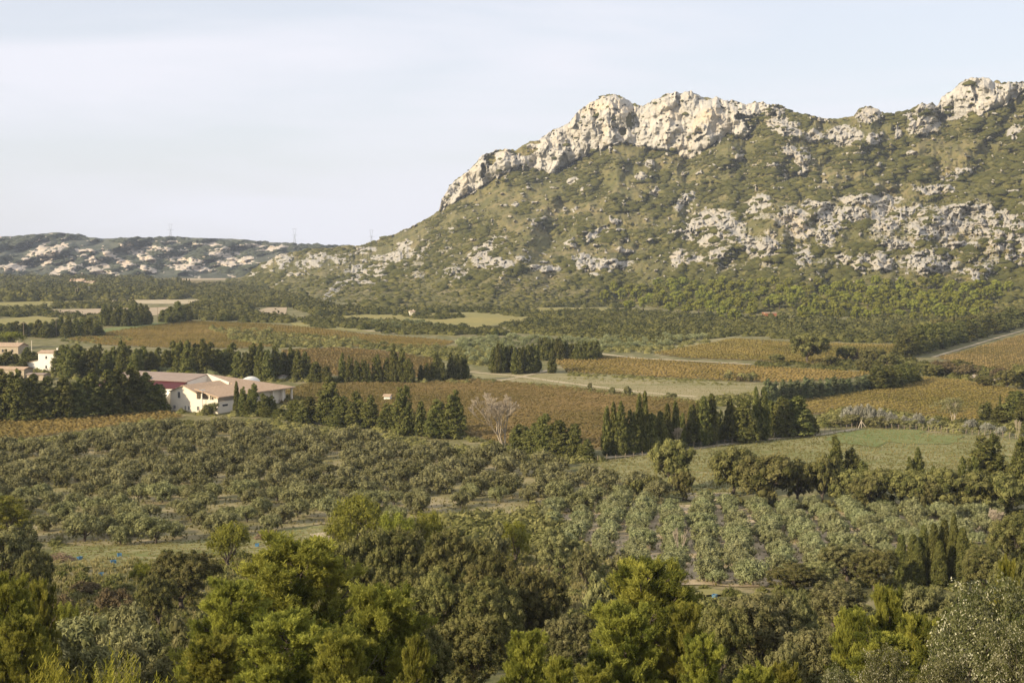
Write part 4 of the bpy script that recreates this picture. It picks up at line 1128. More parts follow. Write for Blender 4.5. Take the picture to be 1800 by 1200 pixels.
# ------------------------------------------------------------------ scrub (stuff)
def blob_geo(seed, n, leafy=True):
    """low shrubs: a lumpy half ball with leafy facets"""
    out = []
    r = np.random.default_rng(seed)
    for k in range(n):
        V = ICO1.copy(); d = 1 + (vn(V[:, 0] * 1.7 + k * 7, V[:, 1] * 1.7, V[:, 2] * 1.7, seed) - 0.5) * 0.9
        V = V * d[:, None]; V[:, 2] = np.maximum(V[:, 2], -0.15)
        t = 0.35 + 0.4 * r.random(len(V))
        if not leafy: out.append((V, [ICT1], t)); continue
        global rng
        rng = r
        U = unit(60, r); U[:, 2] = np.abs(U[:, 2])
        di = 1 + (vn(U[:, 0] * 1.7 + k * 7, U[:, 1] * 1.7, U[:, 2] * 1.7, seed) - 0.5) * 0.9
        P = U * di[:, None] * r.uniform(0.85, 1.12, (60, 1))
        lv, lq = leaf_quads(P, U + unit(60, r) * 0.5, 0.22, 0.13)
        out.append((np.concatenate([V * 0.92, lv]), [ICT1, lq + len(V)], np.concatenate([t * 0.8, np.repeat(np.clip(0.2 + 0.7 * r.random(60), 0, 1), 4)])))
    return out
FAR_GEO = blob_geo(500, 6, False)
MID_GEO = blob_geo(510, 6, True)

def pix_scatter(P, n, seed):
    r = np.random.default_rng(seed); P = np.asarray(P, float)
    lo = P.min(0); hi = P.max(0); out = []
    while sum(map(len, out)) < n:
        q = lo + (hi - lo) * r.random((n * 2, 2)); out.append(q[in_poly(q[:, 0], q[:, 1], P)])
    return np.concatenate(out)[:n]

# garrigue on the mountain
r = np.random.default_rng(900)
outline = [(x, y + 2) for x, y in SKY if x <= 1860] + [(1860, 562)] + [(x, y) for x, y in FOOT[::-1] if x <= 1800]
q = pix_scatter(outline, 46000, 901)
px, py = q[:, 0], q[:, 1]
rk = rockmask(px, py)
dn = fbm(px / 55 + py / 60, py / 26, None, 903, 4)
lowb = sstep(430, 530, py) * sstep(1100, 700, px) + sstep(480, 530, py)
keep = (rk < 0.35) & (r.random(len(px)) < np.clip(sstep(0.44, 0.56, dn) * 0.95 + 0.13 + lowb * 0.6, 0, 1)) | ((rk > 0.35) & (py > itp(CB, px)) & (r.random(len(px)) < np.where(px < 880, 0.3, 0.08))) | ((rk > 0.35) & (r.random(len(px)) < 0.03))
keep &= py < itp(FOOT, px) + 2
px, py, dn = px[keep], py[keep], dn[keep]
x, y, z = mt_point(px, py)
big = r.random(len(px)) ** 2.5
wd = (1.1 + 2.9 * big) * (0.8 + 0.7 * sstep(0.45, 0.62, dn))
fg = (1 - sstep(0.45, 0.6, dn))
tint = np.where(r.random(len(px)) < 0.3 * fg + 0.04, 0.3, -0.22) + r.uniform(-0.15, 0.2, len(px))
P_ = np.stack([x, y + 1, z - 0.25, wd * r.uniform(1, 1.6, len(px)), wd * 1.3, wd * r.uniform(0.5, 0.85, len(px)), r.uniform(-0.5, 0.5, len(px)), tint], -1)
merged("mountain_scrub", P_, 'scrub', geo=FAR_GEO, label="low evergreen scrub covering the rocky mountain slope", cat="scrub")

x, y, z, m = (a[3:, 150:900].ravel() for a in FARP[0])
k = r.permutation(len(x))[:11000]; x, y, z, m = x[k], y[k], z[k], m[k]
k = (m < 0.4) & (fbm(x / 120, z / 14, None, 905, 3) > 0.42); x, y, z = x[k], y[k], z[k]
wd = r.uniform(3, 8, len(x)); P_ = np.stack([x, y, z - 0.5, wd * 1.6, wd * 1.6, wd * 0.55, r.uniform(0, 6, len(x)), r.uniform(-0.35, 0.1, len(x))], -1)
merged("far_hill_scrub", P_, 'haze_tinted_scrub', geo=FAR_GEO, label="dark scrub patches on the far limestone hills", cat="scrub")

# far woods and hedges on the plain, left distance and mountain foot
def scrub(name, zones, mat, geo, seed, label):
    pl = []
    for k, (P, n, w0, w1, asp) in enumerate(zones):
        q = pix_scatter(P, n, seed + k); rr = np.random.default_rng(seed + 50 + k)
        x, y, z = surf(q[:, 0], q[:, 1])
        g = sstep(0.3, 0.5, fbm(x / 25, y / 25, None, seed, 3) + 0.12)
        wd = rr.uniform(w0, w1, n) * (0.6 + 0.4 * g)
        pl.append(np.stack([x, y, z - 0.2, wd, wd, wd * asp * rr.uniform(0.7, 1.25, n), rr.uniform(0, 6.28, n), rr.uniform(-0.3, 0.3, n) + (fbm(x / 20, y / 20, None, seed + 3, 2) - 0.5) * 0.8], -1))
    merged(name, np.concatenate(pl), mat, geo=geo, label=label, cat=name.split('_')[-1])

scrub("distant_woodland", [
    ([(-120, 492), (120, 492), (330, 497), (330, 505), (200, 510), (330, 520), (320, 526), (200, 528), (-120, 532)], 1500, 5, 9, 0.9),
    ([(-900, 490), (-120, 492), (-120, 600), (-900, 600)], 500, 5, 9, 0.9),
    ([(-120, 488), (270, 489), (260, 496), (-120, 497)], 500, 6, 10, 0.7),
    ([(250, 512), (300, 502), (430, 498), (560, 535), (640, 552), (560, 556), (520, 540), (440, 540), (360, 530), (330, 520)], 1500, 3, 6, 0.8),
    ([(335, 535), (440, 538), (445, 556), (500, 560), (520, 568), (430, 566), (340, 562)], 500, 3, 5, 0.9),
    ([(-60, 545), (80, 540), (90, 552), (200, 556), (190, 566), (60, 556), (-60, 562)], 260, 3, 5, 0.7),
    ([(100, 532), (240, 534), (230, 541), (90, 543)], 160, 3, 5, 0.7),
    ([(170, 570), (200, 560), (260, 566), (230, 572)], 60, 2, 4, 0.7),
], 'scrub', MID_GEO, 600, "woodland and hedges of the plain under the far hills")
scrub("foot_scrub", [
    ([(560, 545), (700, 545), (900, 542), (1100, 532), (1110, 540), (900, 540), (850, 548), (700, 552), (560, 556)], 420, 2.5, 5, 0.8),
    ([(600, 562), (700, 566), (820, 577), (880, 576), (900, 590), (700, 588), (600, 575)], 420, 2, 4, 0.75),
    ([(520, 560), (600, 560), (620, 575), (560, 578)], 90, 2, 4.5, 0.8),
    ([(830, 548), (1090, 545), (1160, 550), (1340, 560), (1300, 590), (1150, 606), (1060, 596), (900, 585), (880, 572), (950, 562)], 1500, 2, 4.2, 0.8),
    ([(1300, 560), (1700, 562), (1800, 560), (1800, 572), (1600, 625), (1580, 604), (1400, 598), (1300, 590)], 900, 2.5, 5, 0.85),
    ([(700, 545), (830, 558), (760, 562), (690, 556)], 70, 2, 4, 0.8),
    ([(1330, 636), (1440, 642), (1560, 628), (1640, 640), (1620, 655), (1540, 655), (1330, 646)], 260, 1.5, 3, 0.7),
    ([(1630, 648), (1690, 642), (1760, 655), (1860, 665), (1860, 690), (1700, 668), (1620, 660)], 300, 1.5, 3, 0.7),
], 'scrub', MID_GEO, 700, "evergreen thicket between the fields at the mountain foot")
scrub("green_scrub", [
    ([(370, 578), (430, 578), (520, 590), (640, 600), (700, 608), (800, 612), (880, 605), (900, 630), (860, 645), (780, 632), (700, 618), (600, 610), (500, 612), (410, 600)], 800, 1.3, 3.2, 0.75),
    ([(1000, 655), (1200, 666), (1330, 672), (1200, 670), (1000, 661)], 150, 0.9, 1.6, 0.6),
    ([(840, 668), (1000, 682), (1130, 698), (1240, 706), (1240, 712), (1130, 704), (1000, 688), (840, 672)], 220, 0.7, 1.8, 0.8),
    ([(1240, 700), (1330, 690), (1340, 705), (1240, 720)], 90, 1, 2, 0.8),
    ([(1440, 736), (1480, 720), (1560, 724), (1640, 740), (1800, 750), (1800, 768), (1700, 762), (1530, 748), (1440, 752)], 420, 0.9, 2.0, 0.9),
    ([(0, 700), (480, 690), (620, 730), (760, 765), (700, 765), (560, 745), (480, 735), (300, 728), (0, 742)], 420, 1.2, 2.4, 0.8),
    ([(820, 770), (900, 790), (930, 815), (1060, 812), (1060, 805), (900, 800), (860, 790)], 160, 1.0, 2.2, 0.8),
    ([(0, 652), (290, 660), (540, 665), (830, 668), (820, 676), (540, 672), (300, 668), (0, 662)], 300, 1.0, 2.2, 0.8),
    ([(1260, 880), (1800, 905), (1800, 915), (1450, 898), (1290, 892)], 200, 0.9, 1.8, 0.8),
    ([(1060, 598), (1250, 600), (1150, 622), (1060, 618)], 180, 1.4, 2.6, 0.8),
    ([(780, 908), (900, 905), (960, 895), (1010, 950), (1060, 990), (1000, 1010), (900, 960), (800, 950)], 260, 0.8, 2.0, 0.9),
    ([(100, 592), (200, 590), (260, 600), (120, 606)], 70, 1, 2, 0.8), ([(0, 655), (120, 640), (420, 660), (540, 664), (540, 672), (300, 668), (0, 668)], 200, 1, 2.4, 0.8), ([(1000, 660), (1320, 676), (1310, 680), (1000, 667)], 150, 0.5, 1.0, 0.7),
    ([(290, 740), (500, 745), (700, 772), (860, 795), (860, 808), (700, 790), (560, 768), (500, 762), (300, 758), (200, 768), (100, 785), (0, 795), (0, 780), (110, 768)], 420, 0.9, 2.2, 0.8),
    ([(1280, 655), (1325, 655), (1325, 668), (1280, 668)], 8, 1.8, 2.6, 0.9),
], 'scrub_green', MID_GEO, 800, "green brambles and low bushes along field edges and tracks")

scrub("far_olive_trees", [([(800, 598), (900, 592), (1060, 600), (1060, 616), (960, 600), (900, 612), (860, 640), (830, 640)], 230, 0.42, 0.62, 1.0),
    ([(1060, 592), (1260, 592), (1150, 612), (1060, 618)], 170, 0.42, 0.6, 1.0), ([(620, 562), (720, 566), (820, 578), (700, 580)], 60, 0.45, 0.65, 1.0),
    ([(230, 655), (330, 660), (420, 668), (300, 668)], 26, 0.5, 0.7, 1.0)],
    'olive_pale', ol_geo, 850, "small silvery olive trees of the far plots at the mountain foot")

# foreground hillside undergrowth, leafier
def hillside_scrub():
    rr = np.random.default_rng(950); n = 4200
    d = rr.uniform(32, 232, n); a = rr.uniform(-0.52, 0.52, n); x = a * d; y = d
    px, py = topix(x, y, H(x, y))
    bad = in_poly(px, py, STRIP) | in_poly(px, py, GROVE_L) | in_poly(px, py, GROVE_R)
    bad |= (d > 195) & (rr.random(n) < 0.35)
    x, y, d = x[~bad], y[~bad], d[~bad]; n = len(x)
    wd = rr.uniform(0.6, 1.7, n) * np.clip(d / 90, 0.6, 1)
    geo = []
    for k in range(3):
        global rng
        rng = np.random.default_rng(960 + k)
        C = unit(26); C[:, 2] = np.abs(C[:, 2]) * 0.9; C *= rng.uniform(0.4, 0.85, (26, 1))
        R = np.full((26, 3), 0.3) * rng.uniform(0.7, 1.2, (26, 1)); t = rng.uniform(0.1, 0.8, 26)
        geo.append(join([clumps(C, R, 26, 0.085, 0.038, t, 0.7), cores(C, R, t, 0.6)]))
    P = np.stack([x, y, H(x, y) - 0.1, wd, wd, wd * rr.uniform(0.7, 1.1, n), rr.uniform(0, 6.28, n), rr.uniform(-0.25, 0.3, n)], -1)
    merged("hillside_undergrowth", P, 'scrub_green', geo=geo, label="mixed low undergrowth on the near hillside between the trees", cat="undergrowth")
hillside_scrub()

# vine rows
def vines(key, mat, ang, gap, step, seed, hgt=1.0, label=""):
    global rng
    rng = np.random.default_rng(seed)
    W = world_poly(VINES[key], 10, 1.0); c, s = math.cos(ang), math.sin(ang)
    uv = np.stack([W[:, 0] * c + W[:, 1] * s, -W[:, 0] * s + W[:, 1] * c], -1); lo, hi = uv.min(0), uv.max(0)
    u, v = np.meshgrid(np.arange(lo[0], hi[0], step), np.arange(lo[1], hi[1], gap)); u = u.ravel(); v = v.ravel()
    u = u + rng.uniform(-0.3, 0.3, len(u)); v = v + rng.uniform(-0.12, 0.12, len(u))
    x = u * c - v * s; y = u * s + v * c
    k = in_poly(x, y, W) & (rng.random(len(x)) > 0.06); x, y = x[k], y[k]
    n = len(x)
    nl = 9
    geo = []
    for g in range(3):
        C = np.array([[0, 0, hgt * 0.6]]); R = np.array([[0.55, 0.55, hgt * 0.42]])
        V, Q, t = clumps(C, R, 13, 0.26, 0.2, np.array([0.45]), 0.8, up=0.4)
        geo.append((V, [Q], t))
    patch = (fbm(x / 28, y / 28, None, seed, 3) - 0.5) * 2.2
    P = np.stack([x, y, H(x, y), np.full(n, 1.5), np.full(n, 1.15), rng.uniform(0.8, 1.15, n), rng.uniform(-0.2, 0.2, n) + ang, rng.uniform(-0.12, 0.12, n) + patch * 0.4], -1)
    merged("vine_rows", P, mat, geo=geo, label=label, cat="vines")
vines('a', 'vine_mix', 0.15, 3.2, 1.7, 31, label="golden brown vines of the long field below the left hills")
vines('b', 'vine_red', 0.3, 2.8, 1.5, 32, label="russet vines of the small field behind the broken cypress row")
vines('c', 'vine_red', 0.12, 2.4, 1.25, 33, label="russet vines of the wide brown field behind the bare tree")
vines('d', 'vine_mix', 0.05, 2.8, 1.5, 34, label="orange vines of the long narrow field right of the track crossing")
vines('e', 'vine_mix', 0.25, 2.5, 1.3, 35, label="orange vines of the field beyond the silvery bushes")
vines('f', 'vine_red', 0.5, 2.8, 1.5, 36, label="brown vines of the sloping field beyond the diagonal track")
vines('g', 'vine_mix', 0.0, 2.8, 1.5, 37, label="orange vines of the upper field beside the round oak")
vines('h', 'vine_mix', 0.2, 2.3, 1.2, 38, label="green-brown vines of the strip below the left windbreak")

# dry grass tufts on meadow, groves, grass strip
def grass():
    rr = np.random.default_rng(970)
    geo = []
    global rng
    for k in range(3):
        rng = np.random.default_rng(971 + k)
        n = 12; a = rng.uniform(0, 6.28, n); lean = rng.uniform(0.1, 0.5, n)
        b = np.stack([np.cos(a) * 0.12, np.sin(a) * 0.12, a * 0], -1); tip = np.stack([np.cos(a) * lean, np.sin(a) * lean, rng.uniform(0.6, 1.1, n)], -1)
        sd_ = np.stack([-np.sin(a), np.cos(a), a * 0], -1) * 0.09
        V = np.stack([b - sd_, b + sd_, tip + sd_ * 0.3, tip - sd_ * 0.3], 1).reshape(-1, 3)
        geo.append((V, [np.arange(n * 4).reshape(n, 4)], np.repeat(rng.random(n), 4)))
    pl = []
    for P, n, s0, s1 in ((MEADOW, 12000, 0.15, 0.45), (STRIP, 2500, 0.15, 0.4), (GROVE_L, 7000, 0.2, 0.5), (GROVE_R, 2500, 0.15, 0.45),
                         ([(828, 657), (1330, 676), (1420, 680), (1300, 706), (1230, 706), (1000, 680)], 2500, 0.12, 0.3),
                         ([(60, 985), (420, 985), (640, 940), (1000, 960), (1250, 1060), (900, 1100), (60, 1100)], 5000, 0.3, 0.8)):
        q = pix_scatter(P, n, 980 + len(pl)); x, y, z = ground(q[:, 0], q[:, 1])
        s_ = rr.uniform(s0, s1, n)
        pl.append(np.stack([x, y, z + 0.1, s_ * 1.5, s_ * 1.5, s_, rr.uniform(0, 6.28, n), (fbm(x / 9, y / 9, None, 983, 2) - 0.5) * 1.4], -1))
    merged("dry_grass", np.concatenate(pl), 'grass', geo=geo, label="dry grass tufts over meadow and grove floors", cat="grass")
grass()

# ------------------------------------------------------------------ hillside trees close to the camera
G = None
PN = [
 (505, 946, 265, 84, "big bright pine with a domed top, in front of the grass strip"),
 (400, 1020, 150, 76, "pine merging into the left flank of the big domed pine"),
 (500, 1075, 160, 62, "low pine in front of the big domed pine"),
 (668, 1028, 175, 66, "tall pointed pine right of the big domed pine"),
 (610, 1110, 120, 54, "small pine at the foot of the tall pointed pine"),
 (730, 1115, 60, 60, "slender young pine leaning right beside the tall pointed pine"),
 (375, 1115, 120, 66, "low pine beneath the left flank of the big domed pine"),
 (1132, 985, 190, 88, "bright yellow-green pine standing alone in the centre foreground"),
 (1100, 1060, 130, 74, "lower pine below the lone centre pine"),
 (1205, 1062, 90, 74, "narrow pine spire right of the lone centre pine"),
 (1235, 1115, 80, 62, "small pine below the narrow spire"),
 (925, 1108, 90, 60, "pointed young pine before the dark oak mass"),
 (985, 1152, 60, 52, "second young pine tip right of the pointed one"),
 (1050, 1165, 90, 50, "young pine tip on the bottom edge below the centre pine"),
 (1330, 1168, 90, 50, "pine tip on the bottom edge under the hollow dark oak"),
 (1385, 1162, 60, 50, "small pine tip right of the hollow dark oak"),
 (1560, 1030, 80, 76, "tall yellow-green pine in front of the cypress clump"),
 (1505, 1068, 80, 74, "shorter pine left of the tall pine before the cypress clump"),
 (1605, 1078, 80, 70, "pine right of the tall pine before the cypress clump"),
 (1665, 1085, 100, 72, "bright low pine left of the pale-leaved oak"),
 (1560, 1110, 130, 64, "low pine behind the pale silvery bush"),
 (1770, 985, 50, 60, "narrow pine spire at the far right behind the pale-leaved oak"),
  (15, 1010, 120, 78, "dark green pine on the left edge"),
 (40, 1080, 110, 66, "pine below the dark one on the left edge"),
 (70, 1020, 60, 84, "thin pine with a bare leaning stem near the left edge"),
]
for px, top, wp, d, lab in PN: near('pine_tree', px, top, wp * 1.2, d, lab, "pines on the near hillside")
OK = [
 (8, 870, 105, 225, 'round_pine', "bright round pine at the left edge beside the olive grove"),
 (320, 966, 135, 165, 'holm_oak', "dark rounded oak left of the big domed pine"),
 (275, 1010, 80, 150, 'holm_oak', "small oak at the left side of the dark rounded oak"),
 (640, 932, 130, 150, 'holm_oak', "leftmost oak of the dark mass behind the pines"),
 (715, 925, 130, 152, 'holm_oak', "high oak left of centre in the dark mass"),
 (800, 932, 140, 146, 'holm_oak', "highest central oak of the dark mass"),
 (868, 965, 120, 138, 'holm_oak', "oak on the right shoulder of the dark mass"),
 (945, 1000, 120, 126, 'holm_oak', "rightmost oak of the dark mass, above the young pines"),
 (860, 1010, 140, 122, 'holm_oak', "front oak under the right shoulder of the dark mass"),
 (770, 1000, 140, 124, 'holm_oak', "front oak in the middle of the dark mass"),
 (700, 990, 120, 132, 'holm_oak', "front oak at the left of the dark mass"),
 (830, 1080, 150, 100, 'holm_oak', "shaded oak low in the centre of the dark mass"),
 (750, 1100, 120, 88, 'holm_oak', "shaded oak beside the slender young pine"),
 (985, 930, 100, 190, 'grey_oak', "round grey-green oak between the two olive groves"),
 (1030, 960, 60, 180, 'grey_oak', "small oak clinging to the round grey-green one"),
 (1000, 1075, 110, 112, 'grey_oak', "grey oak left of the lone centre pine"),
 (1060, 1010, 60, 160, 'field_shrub', "brownish bush up against the lone centre pine"),
 (1330, 1040, 190, 112, 'grey_oak', "broad oak with a dark hollow beneath it"),
 (1270, 1062, 110, 104, 'holm_oak', "oak left of the one with the dark hollow"),
 (1400, 1040, 90, 118, 'grey_oak', "pale-topped oak right of the one with the dark hollow"),
 (1470, 1022, 120, 150, 'grey_oak', "oak behind the pines, left of the cypress clump"),
 (1640, 1022, 150, 118, 'grey_oak', "wide grey oak directly below the cypress clump"),
 (1430, 1098, 150, 84, 'grey_oak', "large soft grey oak filling the lower right centre"),
 (1380, 1130, 90, 72, 'grey_oak', "lower half oak beside the large soft grey one"),
 (1400, 990, 110, 180, 'holm_oak', "brown-green oak at the lower edge of the young olives"),
 (1490, 952, 110, 190, 'grey_oak', "hazel-coloured oak between young olives and cypress clump"),
 (1540, 965, 90, 182, 'holm_oak', "oak touching the left side of the cypress clump"),
 (1440, 985, 90, 182, 'grey_oak', "small oak on the grove edge left of the cypress clump"),
 (1735, 960, 110, 172, 'holm_oak', "oak right of the cypress clump"),
 (1790, 900, 110, 195, 'holm_oak', "brownish oak at the right edge beside the grove"),
 (1790, 975, 100, 140, 'holm_oak', "dark oak at the right edge below the brownish one"),
 (20, 925, 130, 172, 'grey_oak', "dark grey oak at the left edge below the bright pine"),
 (60, 965, 80, 165, 'holm_oak', "small dark oak beside the leftmost grey oak"),
 (130, 1085, 130, 112, 'olive_tree', "wild olive on the slope above the left bottom corner"),
 (215, 1062, 100, 120, 'olive_tree', "wild olive left of the dark rounded oak's foot"),
 (240, 1100, 110, 100, 'olive_tree', "grey wild olive in the lower left, second from the front"),
 (160, 1140, 110, 86, 'olive_tree', "wild olive beside the bare sandy gap"),
 (310, 1140, 150, 84, 'grey_oak', "dark bush in the lower left, left of the pines"),
 (250, 1165, 120, 70, 'grey_oak', "low dark oak on the bottom edge, lower left"),
 (170, 1075, 90, 130, 'grey_oak', "grey oak bush between the russet brambles and the wild olives"),
 (70, 1110, 110, 100, 'olive_tree', "wild olive under the thin leaning pine"),
 (330, 1095, 90, 100, 'field_shrub', "green shrub under the dark rounded oak"),
 (225, 1120, 80, 95, 'olive_tree', "small wild olive above the bare sandy gap"),
 (100, 1040, 70, 150, 'russet_bush', "russet bramble below the branch pile"),
 (200, 1030, 70, 160, 'russet_bush', "russet bramble left of the dark rounded oak"),
 (150, 1020, 60, 180, 'russet_bush', "small russet bramble just below the branch pile"),
 (120, 1052, 50, 140, 'almond_tree', "little yellow bush among the russet brambles"),
 (255, 985, 60, 180, 'almond_tree', "yellowish sapling left of the dark rounded oak"),
 (402, 915, 85, 200, 'almond_tree', "yellow-green almond tree on the grass strip behind the domed pine"),
 (632, 868, 110, 215, 'almond_tree', "tall yellow-green almond tree left of the dark oak mass"),
 (600, 905, 70, 205, 'almond_tree', "smaller almond tree beside the tall one"),
 (700, 895, 80, 205, 'almond_tree', "bright yellow almond bush behind the dark oak mass"),
 (755, 895, 70, 208, 'almond_tree', "right-hand bright yellow bush behind the dark oak mass"),
 (905, 912, 75, 205, 'almond_tree', "yellow willow-like tree between the groves"),
 (870, 925, 60, 200, 'field_shrub', "green shrub left of the yellow willow-like tree"),
 (1100, 975, 60, 190, 'field_shrub', "shrub behind the crown of the lone centre pine"),
 (1250, 1000, 40, 205, 'almond_tree', "tiny yellow bush at the lower rim of the young olives"),
 (1750, 1015, 240, 52, 'close_oak', "large pale-leaved oak filling the bottom right corner"),
 (1690, 1060, 160, 56, 'close_oak', "pale-leaved oak left of the corner one"),
 (1560, 1135, 130, 48, 'close_oak', "silvery pale-leaved bush on the bottom edge"),
 (1660, 1140, 130, 46, 'close_oak', "pale-leaved bush below the corner oak"),
 (1790, 1090, 160, 44, 'close_oak', "closest pale-leaved oak in the bottom right corner"),
 (1470, 1160, 110, 50, 'close_oak', "low pale-leaved bush left of the silvery one"),
]
for px, top, wp, d, k, lab in OK: near(k, px, top, wp, d, lab)

# shoots at the bottom left corner
def shoots(px0, px1, py, d, n, seed, label):
    rr = np.random.default_rng(seed); V = []; T = []
    cx, cy, _ = (float(a) for a in at_depth((px0 + px1) / 2, py, d)); hw = (px1 - px0) / 2 / F * d
    cz = float(H(cx, cy)); top = float(at_depth(px0, py, d)[2]) - cz
    for i in range(n):
        bx, by = rr.normal(0, hw * 0.45), rr.normal(0, hw * 0.5); L = top * rr.uniform(0.55, 1.0) * (1 - 0.35 * abs(bx / hw) ** 2 if abs(bx) < hw * 1.3 else 0.5)
        p0 = np.array([bx, by, 0.0]); tip = p0 + np.array([bx * 0.25 + rr.normal(0, 0.12), rr.normal(0, 0.12), max(L, 0.4)])
        for k in range(34):
            t = 0.15 + 0.85 * k / 33; c = p0 + (tip - p0) * t
            a = rr.uniform(0, 6.28); dr = np.array([math.cos(a) * 0.7, math.sin(a) * 0.7, 0.8]); s_ = np.array([-math.sin(a), math.cos(a), 0]) * 0.014
            l = 0.22 * (1.15 - 0.5 * t)
            V += [c - s_, c + s_, c + dr * l + s_ * 0.4, c + dr * l - s_ * 0.4]; T += [min(0.95, max(0, rr.uniform(0.2, 0.8)))] * 4
    V = np.array(V)
    root = empty("broom_bush", (cx, cy, cz)); tag(root, label, "shrub", "broom bushes at the bottom left")
    link("foliage", mesh_np("foliage", V, [np.arange(len(V)).reshape(-1, 4)], M['reed'], {'tint': np.array(T)}), root)
shoots(40, 150, 1145, 34, 90, 1, "yellow-green broom bush in the bottom left corner")
shoots(150, 250, 1140, 36, 90, 2, "yellow-green broom bush right of the corner one")
shoots(240, 310, 1185, 34, 50, 3, "small broom tuft on the bottom edge")

# bare and white trees
def bare(px, top, base, label, seed, mat='bark_pale', spread=0.5, wx=1.0, depth=6):
    x, y, z = (float(a[0]) for a in surf(px, base)); h = (base - top) / F * y
    root = empty("bare_tree", (x, y, z), 0, (wx, wx, 1)); tag(root, label, "tree")
    link("trunk", mk_bare("bare", seed, h, mat, depth, spread), root); return root, h
bare(886, 687, 787, "tall leafless whitish tree before the brown vineyard", 4, 'bark_thin', 0.42, 1.25, 7)
bare(1190, 748, 790, "small bare grey tree by the cypress row above the fence", 6, 'bark_thin', 0.5, 0.8, 5)
bare(1790, 735, 772, "thin bare pale tree at the fence on the far right", 8, 'bark_thin', 0.4, 0.5, 5)
bare(1755, 890, 945, "leafless greyish thicket tree at the right edge of the young olives", 9, 'bark_thin', 0.6, 1.0, 6)
bare(1196, 925, 990, "small leafless sapling in the front of the young olive grove", 10, 'bark_thin', 0.4, 0.6, 5)
rt, hh = bare(1676, 702, 748, "white-trunked tree with a spreading crown beyond the fence", 5, 'bark_pale', 0.6, 1.0, 4)
rng = np.random.default_rng(77)
C = np.stack([rng.normal(0, hh * 0.30, 90), rng.normal(0, hh * 0.22, 90), hh * rng.uniform(0.55, 1.05, 90)], -1); C[:, 0] -= hh * 0.1
Rr = np.full((90, 3), hh * 0.085); tt = rng.uniform(0.3, 0.9, 90)
V, Q, T = clumps(C, Rr, 26, 0.24, 0.08, tt, 0.7)
link("crown", mesh_np("crown", V, [Q], M['olive'], {'tint': T}), rt)
row('silver_bush', [(1490, 716, 742, 26), (1508, 714, 744, 26), (1528, 714, 745, 26), (1548, 720, 746, 24), (1566, 726, 748, 24), (1590, 732, 750, 22), (1612, 728, 750, 24), (1640, 736, 752, 22), (1705, 738, 756, 26), (1735, 744, 760, 26), (1760, 750, 764, 22)],
    "silvery feathery bush in the hedge behind the sheep fence", "silvery bushes behind the fence", 1.1)
row('field_shrub', [(1500, 728, 750, 40), (1540, 732, 752, 40), (1580, 736, 752, 36), (1650, 740, 756, 36), (1600, 738, 753, 34), (1470, 736, 750, 28)], "green shrub in front of the silvery hedge", "green shrubs before the silvery hedge")
row('field_shrub', [(1280, 656, 668, 16), (1316, 657, 671, 18), (1037, 673, 688, 9), (1076, 681, 695, 13), (1104, 679, 697, 15), (1180, 690, 702, 22)], "small lone bush beside the pale track", "lone bushes by the pale track")

# ------------------------------------------------------------------ buildings
def local(px, base, rz):
    x, y, z = (float(a[0]) for a in ground(px, base)); return (x, y, z), rz

